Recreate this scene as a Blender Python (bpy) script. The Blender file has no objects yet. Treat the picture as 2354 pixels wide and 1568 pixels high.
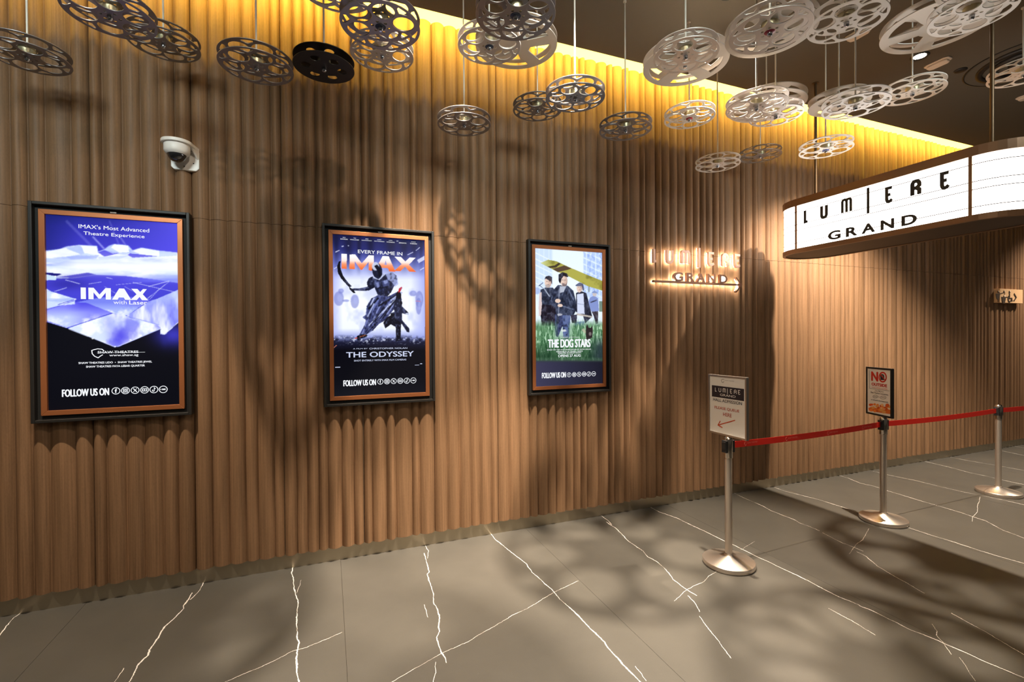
import bpy, bmesh, math, random
import numpy as np
from mathutils import Vector, Matrix

# ---------------------------------------------------------------- camera, world, lights, exposure
scene = bpy.context.scene
COL = scene.collection
FOC, YAW, PITCH, ROLL, CAMY, CAMZ = 1077.33, 0.3738, -0.0082, -0.0067, -3.8324, 1.7
PW, PH = 2354, 1568

def cam_axes():
    f = np.array([math.sin(YAW)*math.cos(PITCH), math.cos(YAW)*math.cos(PITCH), math.sin(PITCH)])
    r = np.array([math.cos(YAW), -math.sin(YAW), 0.0]); u = np.cross(r, f)
    return math.cos(ROLL)*r+math.sin(ROLL)*u, -math.sin(ROLL)*r+math.cos(ROLL)*u, f
CR, CU, CF = cam_axes()
CAMPOS = np.array([0, CAMY, CAMZ])
cam = bpy.data.cameras.new('camera')
cam.sensor_width = 36; cam.sensor_fit = 'HORIZONTAL'; cam.lens = FOC*36/PW
cam.clip_start = 0.05; cam.clip_end = 100
camo = bpy.data.objects.new('camera', cam); COL.objects.link(camo)
m = Matrix.Identity(4)
for i in range(3):
    m[i][0], m[i][1], m[i][2], m[i][3] = CR[i], CU[i], -CF[i], CAMPOS[i]
camo.matrix_world = m
scene.camera = camo
scene.view_settings.view_transform = 'Standard'
scene.view_settings.look = 'None'
scene.view_settings.gamma = 1.0
scene.view_settings.use_curve_mapping = False
scene.view_settings.exposure = 0.0

world = bpy.data.worlds.new('World'); scene.world = world
world.use_nodes = True
bg = world.node_tree.nodes['Background']
bg.inputs[0].default_value = (1.0, 0.86, 0.68, 1); bg.inputs[1].default_value = 0.06

WARM = (1.0, 0.84, 0.66)
ZC = 4.17            # ceiling height; the ceiling stops 0.3 m short of the back wall
GAP = 0.30
ZT = 4.262           # top of the fluted panels
# x, y, power, beam angle, edge softness, aim point of the row of recessed ceiling spots
DOWNLIGHTS = [(-3.4, -1.28, 60, 60, 0.6, (-3.4, -0.9, 0)), (-1.45, -1.28, 620, 47, 0.6, (-0.95, -0.50, 0)), (0.57, -1.25, 950, 48, 0.9, (0.76, 0.0, 1.05)), (1.34, -1.28, 1700, 54, 0.35, (1.20, -1.35, 0)),
              (2.715, -1.245, 1350, 65, 0.6, (2.42, -1.45, 0)), (4.91, -1.27, 1500, 98, 0.7, (5.3, -0.7, 0)), (10.4, -1.25, 800, 96, 0.7, (10.2, -0.8, 0))]
def spot(name, loc, power, angle, blend, aim, size=0.022, color=WARM):
    l = bpy.data.lights.new(name, 'SPOT'); l.energy = power; l.color = color
    l.spot_size = math.radians(angle); l.spot_blend = blend; l.shadow_soft_size = size
    o = bpy.data.objects.new(name, l); COL.objects.link(o); o.location = loc
    o.rotation_euler = (Vector(aim)-Vector(loc)).to_track_quat('-Z', 'Y').to_euler()
    return o
for (x, y, e, ang, bl, aim) in DOWNLIGHTS:
    spot('downlight_beam', (x, y, ZC-0.05), e, ang, bl, aim)
# ceiling spots behind the camera: three washed onto the hanging reels and the upper wall, the rest over the lobby floor, its first an added fill for the stanchion sign
REELWASH = [(-1.6, -3.5, 560), (1.3, -3.5, 480), (4.2, -3.6, 300)]
for (x, y, e) in REELWASH:
    spot('reel_wash_beam', (x, y, ZC-0.08), e, 50, 0.9, (x+0.1, 0, 3.2), 0.5, (0.88, 1.0, 0.98))
LOBBY_FILL = [(0.2, -3.2, 130), (-3.0, -5.5, 50), (1.0, -6.0, 60), (5.5, -5.5, 60)]
for (x, y, e) in LOBBY_FILL:
    spot('lobby_fill_beam', (x, y, ZC-0.05), e, 160, 0.3, (x, y, 0), 0.05)
# LED strip lying on the back edge of the ceiling panel: washes the top of the wall
for i in range(6):
    l = bpy.data.lights.new('cove_led', 'AREA'); l.shape = 'RECTANGLE'; l.size = 3.0; l.size_y = 0.015
    l.energy = 70; l.color = (1.0, 0.70, 0.11)
    o = bpy.data.objects.new('cove_led', l); COL.objects.link(o)
    o.location = (-4.5+3.0*i, -GAP-0.04, ZC+0.11)
    o.rotation_euler = Vector((0, 1, 0.15)).to_track_quat('-Z', 'Y').to_euler()

# ---------------------------------------------------------------- helpers
def onP(px, py, o, n):
    d = CF+(px-PW/2)/FOC*CR-(py-PH/2)/FOC*CU
    o = np.asarray(o, float); n = np.asarray(n, float)
    t = ((o-CAMPOS)@n)/(d@n)
    return CAMPOS+t*d
def onY(px, py, Y=0.0): return onP(px, py, (0, Y, 0), (0, 1, 0))
def onZ(px, py, Z=0.0): return onP(px, py, (0, 0, Z), (0, 0, 1))
def onX(px, py, X=0.0): return onP(px, py, (X, 0, 0), (1, 0, 0))
def project(P):
    d = np.asarray(P)-CAMPOS; z = d@CF
    return PW/2+FOC*(d@CR)/z, PH/2-FOC*(d@CU)/z

def s2l(c):
    return tuple(((x/12.92) if x <= 0.04045 else ((x+0.055)/1.055)**2.4) for x in c)
def rgb(r, g, b): return s2l((r/255, g/255, b/255))

MATS = {}
def mat(name, color, rough=0.5, metal=0.0, emit=None, es=0.0, spec=0.5, noise=None, bump=None, trans=0.0, coat=0.0, aniso=0.0):
    if name in MATS: return MATS[name]
    ma = bpy.data.materials.new(name); ma.use_nodes = True
    nt = ma.node_tree; b = nt.nodes['Principled BSDF']
    b.inputs['Base Color'].default_value = (*color, 1)
    b.inputs['Roughness'].default_value = rough; b.inputs['Metallic'].default_value = metal
    b.inputs['Specular IOR Level'].default_value = spec
    b.inputs['Transmission Weight'].default_value = trans
    b.inputs['Coat Weight'].default_value = coat
    if emit is not None:
        b.inputs['Emission Color'].default_value = (*emit, 1); b.inputs['Emission Strength'].default_value = es
    if noise:
        sc, amt = noise
        tc = nt.nodes.new('ShaderNodeNewGeometry'); mp = nt.nodes.new('ShaderNodeMapping'); tn = nt.nodes.new('ShaderNodeTexNoise')
        mp.inputs['Scale'].default_value = sc; tn.inputs['Scale'].default_value = 1.0; tn.inputs['Detail'].default_value = 4
        nt.links.new(tc.outputs['Position'], mp.inputs[0]); nt.links.new(mp.outputs[0], tn.inputs['Vector'])
        mr = nt.nodes.new('ShaderNodeMapRange'); mr.inputs[1].default_value = 0.3; mr.inputs[2].default_value = 0.7
        mr.inputs[3].default_value = 1-amt; mr.inputs[4].default_value = 1+amt
        nt.links.new(tn.outputs[0], mr.inputs[0])
        mx = nt.nodes.new('ShaderNodeVectorMath'); mx.operation = 'SCALE'; mx.inputs[0].default_value = color
        nt.links.new(mr.outputs[0], mx.inputs['Scale']); nt.links.new(mx.outputs[0], b.inputs['Base Color'])
        if bump:
            bp = nt.nodes.new('ShaderNodeBump'); bp.inputs['Strength'].default_value = bump; bp.inputs['Distance'].default_value = 0.002
            nt.links.new(tn.outputs[0], bp.inputs['Height']); nt.links.new(bp.outputs[0], b.inputs['Normal'])
    MATS[name] = ma
    return ma

class MB:
    """collects shapes into one mesh"""
    def __init__(s): s.v = []; s.f = []; s.sm = []
    def add(s, vs, fs, smooth=False):
        k = len(s.v); s.v += [tuple(float(c) for c in v) for v in vs]
        s.f += [tuple(i+k for i in f) for f in fs]; s.sm += [smooth]*len(fs); return s
    def box(s, x0, x1, y0, y1, z0, z1, M=None):
        vs = [(x, y, z) for z in (z0, z1) for y in (y0, y1) for x in (x0, x1)]
        if M is not None: vs = [tuple(M @ Vector(v)) for v in vs]
        return s.add(vs, [(0, 2, 3, 1), (4, 5, 7, 6), (0, 1, 5, 4), (2, 6, 7, 3), (0, 4, 6, 2), (1, 3, 7, 5)])
    def prism(s, poly, o, ux, uy, un, d0, d1):
        """extrude 2D polygon (u,v) between offsets d0,d1 along un"""
        o, ux, uy, un = (np.asarray(a, float) for a in (o, ux, uy, un))
        n = len(poly); vs = []
        for d in (d0, d1):
            for (u, v) in poly: vs.append(o+u*ux+v*uy+d*un)
        fs = [tuple(range(n))[::-1], tuple(range(n, 2*n))]+[(i, (i+1) % n, n+(i+1) % n, n+i) for i in range(n)]
        return s.add(vs, fs)
    def lathe(s, prof, n=32, M=None, smooth=True, cap=True):
        vs = []; fs = []
        for (r, z) in prof:
            for k in range(n):
                a = 2*math.pi*k/n; vs.append((r*math.cos(a), r*math.sin(a), z))
        for i in range(len(prof)-1):
            for k in range(n):
                fs.append((i*n+k, i*n+(k+1) % n, (i+1)*n+(k+1) % n, (i+1)*n+k))
        if M is not None: vs = [tuple(M @ Vector(v)) for v in vs]
        s.add(vs, fs, smooth)
        if cap:
            k0 = len(s.v)
            s.add(vs[:n], [tuple(range(n))[::-1]]); s.add(vs[-n:], [tuple(range(n))])
        return s
    def tube(s, pts, r, n=8):
        pts = [Vector(p) for p in pts]; rings = []
        for i, p in enumerate(pts):
            d = (pts[min(i+1, len(pts)-1)]-pts[max(i-1, 0)]).normalized()
            a = d.orthogonal().normalized(); b = d.cross(a)
            rings.append([p+r*(math.cos(2*math.pi*k/n)*a+math.sin(2*math.pi*k/n)*b) for k in range(n)])
        vs = [v for g in rings for v in g]
        fs = [(i*n+k, i*n+(k+1) % n, (i+1)*n+(k+1) % n, (i+1)*n+k) for i in range(len(rings)-1) for k in range(n)]
        s.add(vs, fs, True)
        s.add(rings[0], [tuple(range(n))[::-1]]); s.add(rings[-1], [tuple(range(n))]); return s
    def ribbon(s, path, hw, o, ux, uy, un, d0, d1, closed=False):
        """stroke of a 2D path, extruded along un"""
        P = [np.array(p, float) for p in path]; n = len(P); L = []; R = []
        for i in range(n):
            a = P[i-1] if (i > 0 or closed) else None
            b = P[(i+1) % n] if (i < n-1 or closed) else None
            d1_ = (P[i]-a)/max(1e-9, np.linalg.norm(P[i]-a)) if a is not None else None
            d2_ = (b-P[i])/max(1e-9, np.linalg.norm(b-P[i])) if b is not None else None
            if d1_ is None: d1_ = d2_
            if d2_ is None: d2_ = d1_
            n1 = np.array([-d1_[1], d1_[0]]); n2 = np.array([-d2_[1], d2_[0]])
            mm = n1+n2; mm = mm/max(1e-6, np.linalg.norm(mm)); k = hw/max(0.35, mm@n1)
            L.append(P[i]+mm*k); R.append(P[i]-mm*k)
        o, ux, uy, un = (np.asarray(a, float) for a in (o, ux, uy, un))
        vs = []
        for d in (d0, d1):
            for Q in (L, R): vs += [o+q[0]*ux+q[1]*uy+d*un for q in Q]
        fs = []
        for i in range(n if closed else n-1):
            j = (i+1) % n
            fs += [(i, j, n+j, n+i), (2*n+i, 3*n+i, 3*n+j, 2*n+j), (i, 2*n+i, 2*n+j, j), (n+i, n+j, 3*n+j, 3*n+i)]
        if not closed:
            fs += [(0, n, 3*n, 2*n), (n-1, 3*n-1, 4*n-1, 2*n-1)]
        return s.add(vs, fs)
    def mesh(s, name, off=(0, 0, 0)):
        me = bpy.data.meshes.new(name); ox, oy, oz = off
        me.from_pydata([(x-ox, y-oy, z-oz) for x, y, z in s.v], [], s.f)
        me.polygons.foreach_set('use_smooth', s.sm); me.validate(); me.update()
        bm = bmesh.new(); bm.from_mesh(me); bmesh.ops.recalc_face_normals(bm, faces=bm.faces[:]); bm.to_mesh(me); bm.free()
        return me
    def build(s, name, material, parent=None, bevel=0, loc=None):
        off = wloc(parent) if parent is not None else (loc or (0, 0, 0))
        me = s.mesh(name, off); me.materials.append(material)
        o = bpy.data.objects.new(name, me); COL.objects.link(o)
        if parent is not None: o.parent = parent
        elif loc: o.location = loc
        if bevel:
            b = o.modifiers.new('bevel', 'BEVEL'); b.width = bevel; b.segments = 2; b.limit_method = 'ANGLE'
        return o
def wloc(o):
    v = Vector((0, 0, 0))
    while o is not None: v = v+o.location; o = o.parent
    return v
def thing(name, loc, label, cat, group=None):
    o = bpy.data.objects.new(name, None); COL.objects.link(o); o.location = loc; o.empty_display_size = 0.1
    tag(o, label, cat, group); return o
def tag(o, label=None, cat=None, group=None, kind=None):
    if label: o['label'] = label
    if cat: o['category'] = cat
    if group: o['group'] = group
    if kind: o['kind'] = kind
    return o
def inst(me, name, parent, loc=(0, 0, 0)):
    o = bpy.data.objects.new(name, me); COL.objects.link(o); o.parent = parent; o.location = loc; return o

def text_mesh(body, bold=0.0):
    c = bpy.data.curves.new('t', 'FONT'); c.body = body; c.size = 1.0; c.offset = bold; c.resolution_u = 4
    o = bpy.data.objects.new('t', c); COL.objects.link(o)
    bpy.context.view_layer.update()
    dg = bpy.context.evaluated_depsgraph_get()
    me = bpy.data.meshes.new_from_object(o.evaluated_get(dg))
    co = np.empty(len(me.vertices)*3); me.vertices.foreach_get('co', co); co = co.reshape(-1, 3)
    fs = [tuple(p.vertices) for p in me.polygons]
    bpy.data.objects.remove(o); bpy.data.curves.remove(c); bpy.data.meshes.remove(me)
    return co, fs
def text_rect(mb, body, u0, u1, v0, v1, o, ux, uy, un, d=0.0, depth=0.0, bold=0.0):
    """fit a line of text into the rectangle u0..u1, v0..v1 of a plane; flat bold text is struck three times"""
    if depth <= 0 and bold > 0:
        e = bold*0.9*(v1-v0)
        for i, (du, dv) in enumerate(((-e, 0), (e, 0), (0, e*0.6), (0, -e*0.6))): text_rect(mb, body, u0+e+du, u1-e+du, v0+e*0.6+dv, v1-e*0.6+dv, o, ux, uy, un, d+i*0.00012)
        return mb
    co, fs = text_mesh(body, bold)
    lo = co.min(0); hi = co.max(0)
    o, ux, uy, un = (np.asarray(a, float) for a in (o, ux, uy, un))
    U = u0+(co[:, 0]-lo[0])/(hi[0]-lo[0])*(u1-u0); V = v0+(co[:, 1]-lo[1])/max(1e-6, hi[1]-lo[1])*(v1-v0)
    P = o+U[:, None]*ux+V[:, None]*uy+d*un
    if depth <= 0: return mb.add(P, fs)
    n = len(P); Q = P+depth*un
    from collections import Counter
    cnt = Counter(); 
    for f in fs:
        for a, b in zip(f, f[1:]+f[:1]): cnt[(a, b)] += 1
    side = [(a, b, b+n, a+n) for (a, b) in cnt if (b, a) not in cnt]
    return mb.add(np.vstack([P, Q]), [f[::-1] for f in fs]+[tuple(i+n for i in f) for f in fs]+side)

def arc(cx, cy, r, a0, a1, n=8, ry=None):
    ry = r if ry is None else ry
    return [(cx+r*math.cos(math.radians(a0+(a1-a0)*k/n)), cy+ry*math.sin(math.radians(a0+(a1-a0)*k/n))) for k in range(n+1)]

def deco(ch, w, h):
    """stroke paths of the art-deco capitals, in a box w x h; returns list of paths, stroke half width given by caller"""
    r = w/2
    if ch == 'L': return [[(0, h), (0, 0), (w, 0.02*h)]]
    if ch == 'U': return [[(0, h), (0, r)]+arc(r, r, r, 180, 360, 10)[1:]+[(w, h)]]
    if ch == 'M':
        q = w/4
        return [[(0, 0), (0, h-q)]+arc(q, h-q, q, 180, 0, 8)[1:]+[(2*q, 0)], [(2*q, h-q)]+arc(3*q, h-q, q, 180, 0, 8)[1:]+[(w, 0)]]
    if ch == '|': return [[(0, h), (0, 0)]]
    if ch == 'E':
        return [[(w, h), (0, h), (0, 0.3*h)]+arc(0.42*w, 0.26*h, 0.42*w, 180, 300, 8, 0.26*h)[1:]+[(w, 0.14*h)], [(0, 0.5*h), (0.72*w, 0.52*h)]]
    if ch == 'R':
        return [[(0, 0), (0, h-r)]+arc(r, h-r, r, 180, 0, 10)[1:]+[(w, 0.64*h), (w*0.58, 0.50*h)], [(0, 0.50*h), (w*0.58, 0.50*h), (w, 0.36*h), (w, 0)]]
    return []
# ---------------------------------------------------------------- the setting: floor
X0, X1, YF = -6.0, 14.0, -9.0
Z5 = (0, 1250, 4.708); Z6 = (450, 1180, 4.0418); Z7 = (950, 1080, 3.2127); Z8 = (1450, 1060, 3.0873); Z9 = (1904, 1000, 2.76)
def zp(z, x, y): return z[0]+x/z[2], z[1]+y/z[2]
VEINS = [   # (width mm, [(crop, points)...]) : pale veins of the marble slabs, traced along their length
 (7, [(Z5, [(330,660),(210,760),(150,800),(80,880),(0,985),(-200,1240)])]),
 (6, [(Z5, [(2215,390),(2190,450),(2150,520),(2060,605)])]),
 (9, [(Z5, [(2080,530),(2040,600),(1980,680),(1990,700),(1900,790),(1845,845),(1790,890),(1750,945),(1740,970),(1660,1090),(1615,1150),(1600,1210),(1550,1250),(1490,1320),(1455,1400),(1400,1497),(1300,1640)])]),
 (4, [(Z5, [(1345,1345),(1240,1497),(1150,1620)])]),
 (8, [(Z6, [(905,495),(890,560),(905,600),(910,680),(930,760),(950,820),(945,900),(935,1030),(945,1100),(940,1160),(960,1200),(940,1300),(935,1380),(945,1500),(955,1568),(960,1700)])]),
 (3, [(Z6, [(980,620),(965,670),(935,745)])]),
 (4, [(Z7, [(85,553),(112,600),(105,655)])]),
 (8, [(Z7, [(80,615),(100,685),(117,755),(102,770),(125,840),(150,920),(150,980),(180,1030),(195,1095),(185,1160),(195,1190),(170,1240),(190,1300),(210,1355),(240,1395),(248,1425)])]),
 (4, [(Z7, [(165,1420),(163,1500),(145,1568),(140,1650)])]),
 (3, [(Z7, [(82,995),(108,1090)])]),
 (8, [(Z7, [(570,465),(600,510),(640,540),(700,590),(745,625),(785,655),(830,690),(880,760),(930,800),(970,840),(1020,880),(1060,930),(1110,980),(1180,1040),(1240,1100),(1310,1175),(1360,1220),(1410,1270),(1440,1320),(1500,1380),(1560,1450),(1620,1510),(1680,1568),(1800,1690)])]),
 (4, [(Z7, [(1640,1450),(1680,1500),(1720,1560)])]),
 (5, [(Z7, [(1380,335),(1440,375),(1465,405)])]),
 (6, [(Z7, [(1425,385),(1500,435),(1545,480),(1580,520),(1650,570),(1700,605),(1767,660)]), (Z8, [(90,640),(120,680),(180,710),(240,760),(290,820),(300,840),(400,915),(470,955)])]),
 (5, [(Z8, [(405,955),(455,1005),(490,1070)])]),
 (5, [(Z8, [(485,1100),(540,1175),(620,1275),(710,1400)])]),
 (7, [(Z8, [(135,325),(200,360),(330,405),(430,455),(520,495),(650,560),(720,590),(790,625),(900,680),(1000,725),(1100,775),(1200,820),(1290,865),(1370,910),(1450,950),(1530,985),(1620,1020),(1698,1055)]), (Z9, [(200,1085),(310,1130),(400,1175),(520,1235),(700,1305),(760,1335),(860,1375),(1000,1440),(1130,1495),(1242,1540)])]),
 (5, [(Z9, [(780,1130),(880,1185),(1000,1250),(1150,1340),(1242,1395),(1400,1480)])]),
 (3, [(Z9, [(0,1100),(150,1180),(300,1270)])]),
 (6, [(Z8, [(735,228),(800,260),(870,290),(940,320),(990,350),(1080,385),(1160,415),(1200,440),(1270,465),(1340,495)])]),
 (5, [(Z8, [(1360,508),(1440,550),(1500,580),(1580,610),(1650,640)])]),
 (5, [(Z9, [(180,740),(240,770),(310,830),(400,885),(500,940),(610,1005)])]),
 (6, [(Z8, [(1000,180),(1100,215),(1200,240),(1340,275),(1450,310),(1560,345),(1640,370)]), (Z9, [(200,495),(500,585),(650,635),(800,680),(950,730),(1100,775),(1242,815),(1400,865)])]),
 (6, [(Z9, [(65,255),(130,275),(200,305),(290,325),(380,355),(480,385),(560,410),(680,445),(750,465),(850,495),(920,520),(1000,545),(1110,605),(1180,630),(1242,655),(1350,690)])]),
 (6, [(Z9, [(260,222),(340,245),(420,262),(560,290),(700,325),(850,360),(960,382),(1100,410),(1242,443),(1400,480)])]),
 (6, [(Z9, [(600,165),(700,188),(800,212),(900,240),(1000,260),(1100,285),(1242,315),(1400,350)])]),
 (6, [(Z9, [(755,138),(900,165),(1050,190),(1242,225),(1400,255)])]),
 (6, [(Z9, [(1000,85),(1100,100),(1242,130),(1400,155)])]),
 (6, [(Z9, [(1165,68),(1242,82),(1400,112)])]),
]
CROSS = [
 (3.5, [(Z7, [(-300,1650),(0,1475),(210,1355),(415,1265),(490,1215),(600,1155),(740,1070),(850,1020),(930,970),(1040,905),(1130,862),(1220,820)])]),
 (3.5, [(Z6, [(270,1568),(500,1470),(700,1385),(900,1280),(1030,1245),(1160,1190),(1250,1155),(1360,1105)])]),
 (3.5, [(Z8, [(605,785),(550,820),(520,855),(440,890),(380,925),(310,995)])]),
 (2.5, [(Z8, [(880,570),(780,630)])]),
 (3.5, [(Z9, [(962,390),(960,420),(948,440),(945,490),(915,520),(915,550)])]),
 (3.0, [(Z8, [(1690,480),(1645,560),(1600,590),(1550,660)])]),
 (3.5, [(Z9, [(660,1200),(690,1245),(685,1270),(730,1320),(785,1395)])]),
 (3.5, [(Z9, [(830,1410),(870,1460),(930,1560)])]),
]
def trace(segs):
    out = []
    for z, pts in segs:
        for (x, y) in pts:
            P = onZ(*zp(z, x, y)); out.append((P[0], P[1]))
    return out

def marble():
    ma = bpy.data.materials.new('dark_marble'); ma.use_nodes = True
    nt = ma.node_tree; N = nt.nodes; L = nt.links; b = N['Principled BSDF']
    geo = N.new('ShaderNodeNewGeometry'); sep = N.new('ShaderNodeSeparateXYZ'); L.new(geo.outputs['Position'], sep.inputs[0])
    def math_(op, a, c=None, d=None, clamp=False):
        n = N.new('ShaderNodeMath'); n.operation = op; n.use_clamp = clamp
        for i, v in enumerate((a, c, d)):
            if v is None: continue
            if isinstance(v, (int, float)): n.inputs[i].default_value = v
            else: L.new(v, n.inputs[i])
        return n.outputs[0]
    X, Y = sep.outputs[0], sep.outputs[1]
    wn = N.new('ShaderNodeTexNoise'); wn.inputs['Scale'].default_value = 22; wn.inputs['Detail'].default_value = 3
    L.new(geo.outputs['Position'], wn.inputs['Vector'])
    wn2 = N.new('ShaderNodeTexNoise'); wn2.inputs['Scale'].default_value = 75; wn2.inputs['Detail'].default_value = 2
    L.new(geo.outputs['Position'], wn2.inputs['Vector'])
    wig = math_('ADD', math_('MULTIPLY_ADD', wn.outputs[0], 0.014, -0.007), math_('MULTIPLY_ADD', wn2.outputs[0], 0.007, -0.0035))
    tn = N.new('ShaderNodeTexNoise'); tn.inputs['Scale'].default_value = 9; tn.inputs['Detail'].default_value = 2
    L.new(geo.outputs['Position'], tn.inputs['Vector'])
    thick = math_('MULTIPLY_ADD', tn.outputs[0], 2.4, -0.35)
    total = None
    def vein(pts, width, A, B):
        nonlocal total
        pts = sorted(pts); a = np.array([p[0] for p in pts]); v = np.array([p[1] for p in pts])
        keep = [0]
        for i in range(1, len(a)):
            if a[i]-a[keep[-1]] > 0.004: keep.append(i)
        a = a[keep]; v = v[keep]
        if len(a) < 2: return
        mid = (v.min()+v.max())/2; span = max(0.02, (v.max()-v.min())*1.1)
        u = math_('MULTIPLY_ADD', A, 1/(a[-1]-a[0]), -a[0]/(a[-1]-a[0]))
        fc = N.new('ShaderNodeFloatCurve'); cv = fc.mapping.curves[0]
        us = (a-a[0])/(a[-1]-a[0]); vs = (v-mid)/span+0.5
        cv.points[0].location = (0, vs[0]); cv.points[1].location = (1, vs[-1])
        for p, q in zip(us[1:-1], vs[1:-1]): cv.points.new(float(p), float(q))
        for p in cv.points: p.handle_type = 'VECTOR'
        fc.mapping.use_clip = False
        fc.mapping.update(); L.new(u, fc.inputs[1])
        c = math_('MULTIPLY_ADD', fc.outputs[0], span, mid-span/2)
        c = math_('ADD', c, wig)
        d = math_('ABSOLUTE', math_('SUBTRACT', B, c))
        w = math_('MULTIPLY', thick, width)
        k = math_('DIVIDE', math_('SUBTRACT', w, d), width*0.35, clamp=True)
        inside = math_('LESS_THAN', math_('ABSOLUTE', math_('SUBTRACT', u, 0.5)), 0.5)
        k = math_('MULTIPLY', k, inside)
        total = k if total is None else math_('MAXIMUM', total, k)
    for w, segs in VEINS:
        pts = trace(segs); vein([(p[1], p[0]) for p in pts], w/1000*0.50, Y, X)
    for w, segs in CROSS:
        vein(trace(segs), w/1000*0.45, X, Y)
    n1 = N.new('ShaderNodeTexNoise'); n1.inputs['Scale'].default_value = 2.2; n1.inputs['Detail'].default_value = 6; n1.inputs['Roughness'].default_value = 0.6
    L.new(geo.outputs['Position'], n1.inputs['Vector'])
    n2 = N.new('ShaderNodeTexNoise'); n2.inputs['Scale'].default_value = 260; n2.inputs['Detail'].default_value = 2
    L.new(geo.outputs['Position'], n2.inputs['Vector'])
    n3 = N.new('ShaderNodeTexNoise'); n3.inputs['Scale'].default_value = 34; n3.inputs['Detail'].default_value = 5; n3.inputs['Distortion'].default_value = 0.6
    L.new(geo.outputs['Position'], n3.inputs['Vector'])
    fleck = math_('MULTIPLY', math_('SUBTRACT', n3.outputs[0], 0.70, clamp=True), 2.2)
    sc = math_('ADD', math_('MULTIPLY_ADD', n1.outputs[0], 0.5, 0.65), math_('MULTIPLY_ADD', n2.outputs[0], 0.25, -0.1))
    sc = math_('ADD', sc, fleck)
    base = N.new('ShaderNodeVectorMath'); base.operation = 'SCALE'; base.inputs[0].default_value = (0.085, 0.079, 0.068)
    L.new(sc, base.inputs['Scale'])
    mx = N.new('ShaderNodeMix'); mx.data_type = 'RGBA'; mx.inputs[7].default_value = (0.9, 0.86, 0.81, 1)
    L.new(total, mx.inputs[0]); L.new(base.outputs[0], mx.inputs[6]); L.new(mx.outputs[2], b.inputs['Base Color'])
    b.inputs['Roughness'].default_value = 0.5; b.inputs['Specular IOR Level'].default_value = 0.35
    return ma
M_MARBLE = marble()
floor = MB().box(X0, X1, YF, 0.06, -0.10, -0.012).build('floor', mat('grout', rgb(150, 134, 108), 0.8))
tag(floor, kind='structure')
TW, TL, J0 = 1.5445, 3.10, 0.0737
tile_me = MB().box(0.0008, TW-0.0008, -TL+0.001, -0.0006, -0.012, 0.0)
tme = tile_me.mesh('tile'); tme.materials.append(M_MARBLE)
k = -4
while J0+k*TW < X1-TW:
    for r in range(3):
        if r < 2 or True:
            o = inst(tme, 'tile', floor, (J0+k*TW, -TL*r if r else 0.0, 0))
    k += 1

# ---------------------------------------------------------------- back wall: plaster behind fluted timber-look panels
wall = MB().box(X0, X1, 0.0, 0.06, -0.1, ZC+0.5).build('wall_back', mat('wall_plaster', (0.80, 0.68, 0.50), 0.75))
tag(wall, kind='structure')
def wood():
    ma = bpy.data.materials.new('fluted_wood'); ma.use_nodes = True
    nt = ma.node_tree; N = nt.nodes; L = nt.links; b = N['Principled BSDF']
    geo = N.new('ShaderNodeNewGeometry')
    def noise(sc, det, dist=0.0):
        mp = N.new('ShaderNodeMapping'); mp.inputs['Scale'].default_value = sc; L.new(geo.outputs['Position'], mp.inputs[0])
        t = N.new('ShaderNodeTexNoise'); t.inputs['Scale'].default_value = 1; t.inputs['Detail'].default_value = det; t.inputs['Distortion'].default_value = dist
        L.new(mp.outputs[0], t.inputs['Vector']); return t.outputs[0]
    a = noise((130, 40, 2.2), 5); c = noise((18, 10, 0.7), 3); d = noise((420, 200, 60), 2)
    r = N.new('ShaderNodeValToRGB'); e = r.color_ramp.elements
    e[0].position = 0.30; e[0].color = (0.122, 0.070, 0.036, 1); e[1].position = 0.72; e[1].color = (0.285, 0.160, 0.084, 1)
    mx = N.new('ShaderNodeMath'); mx.operation = 'MULTIPLY_ADD'; mx.inputs[1].default_value = 0.55
    L.new(a, mx.inputs[0])
    m2 = N.new('ShaderNodeMath'); m2.operation = 'MULTIPLY_ADD'; m2.inputs[1].default_value = 0.30
    m3 = N.new('ShaderNodeMath'); m3.operation = 'MULTIPLY'; m3.inputs[1].default_value = 0.20
    L.new(d, m3.inputs[0]); L.new(c, m2.inputs[0]); L.new(m3.outputs[0], m2.inputs[2]); L.new(m2.outputs[0], mx.inputs[2])
    L.new(mx.outputs[0], r.inputs[0]); L.new(r.outputs[0], b.inputs['Base Color'])
    b.inputs['Roughness'].default_value = 0.55; b.inputs['Specular IOR Level'].default_value = 0.25
    bp = N.new('ShaderNodeBump'); bp.inputs['Strength'].default_value = 0.15; bp.inputs['Distance'].default_value = 0.001
    L.new(a, bp.inputs['Height']); L.new(bp.outputs[0], b.inputs['Normal'])
    return ma
M_WOOD = wood()
PWID, PX0, ZSEAM, ZB = 0.5565, -1.4195, 2.53, 0.109
WD, WA = 0.011, 0.045          # flute valley and crest stand this far off the wall
def panel_profile(seed):
    rnd = random.Random(seed); w = PWID-0.003; n = rnd.choice((6, 6, 7))
    ps = np.array([rnd.uniform(0.62, 1.38) for _ in range(n)]); ps = ps/ps.sum()*w
    pts = []; x = 0.0
    for i, p in enumerate(ps):
        amp = rnd.uniform(0.68, 1.08)
        for u in (0, .03, .075, .15, .27, .40, .5, .60, .73, .85, .925, .97, 1)[:13 if i == n-1 else 12]:
            s_ = math.sin(math.pi*u); s_ = (s_*s_+0.0004)**0.20*0.6+0.4*s_
            pts.append((x+u*p, WD+WA*amp*s_))
        x += p
    return pts
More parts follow.
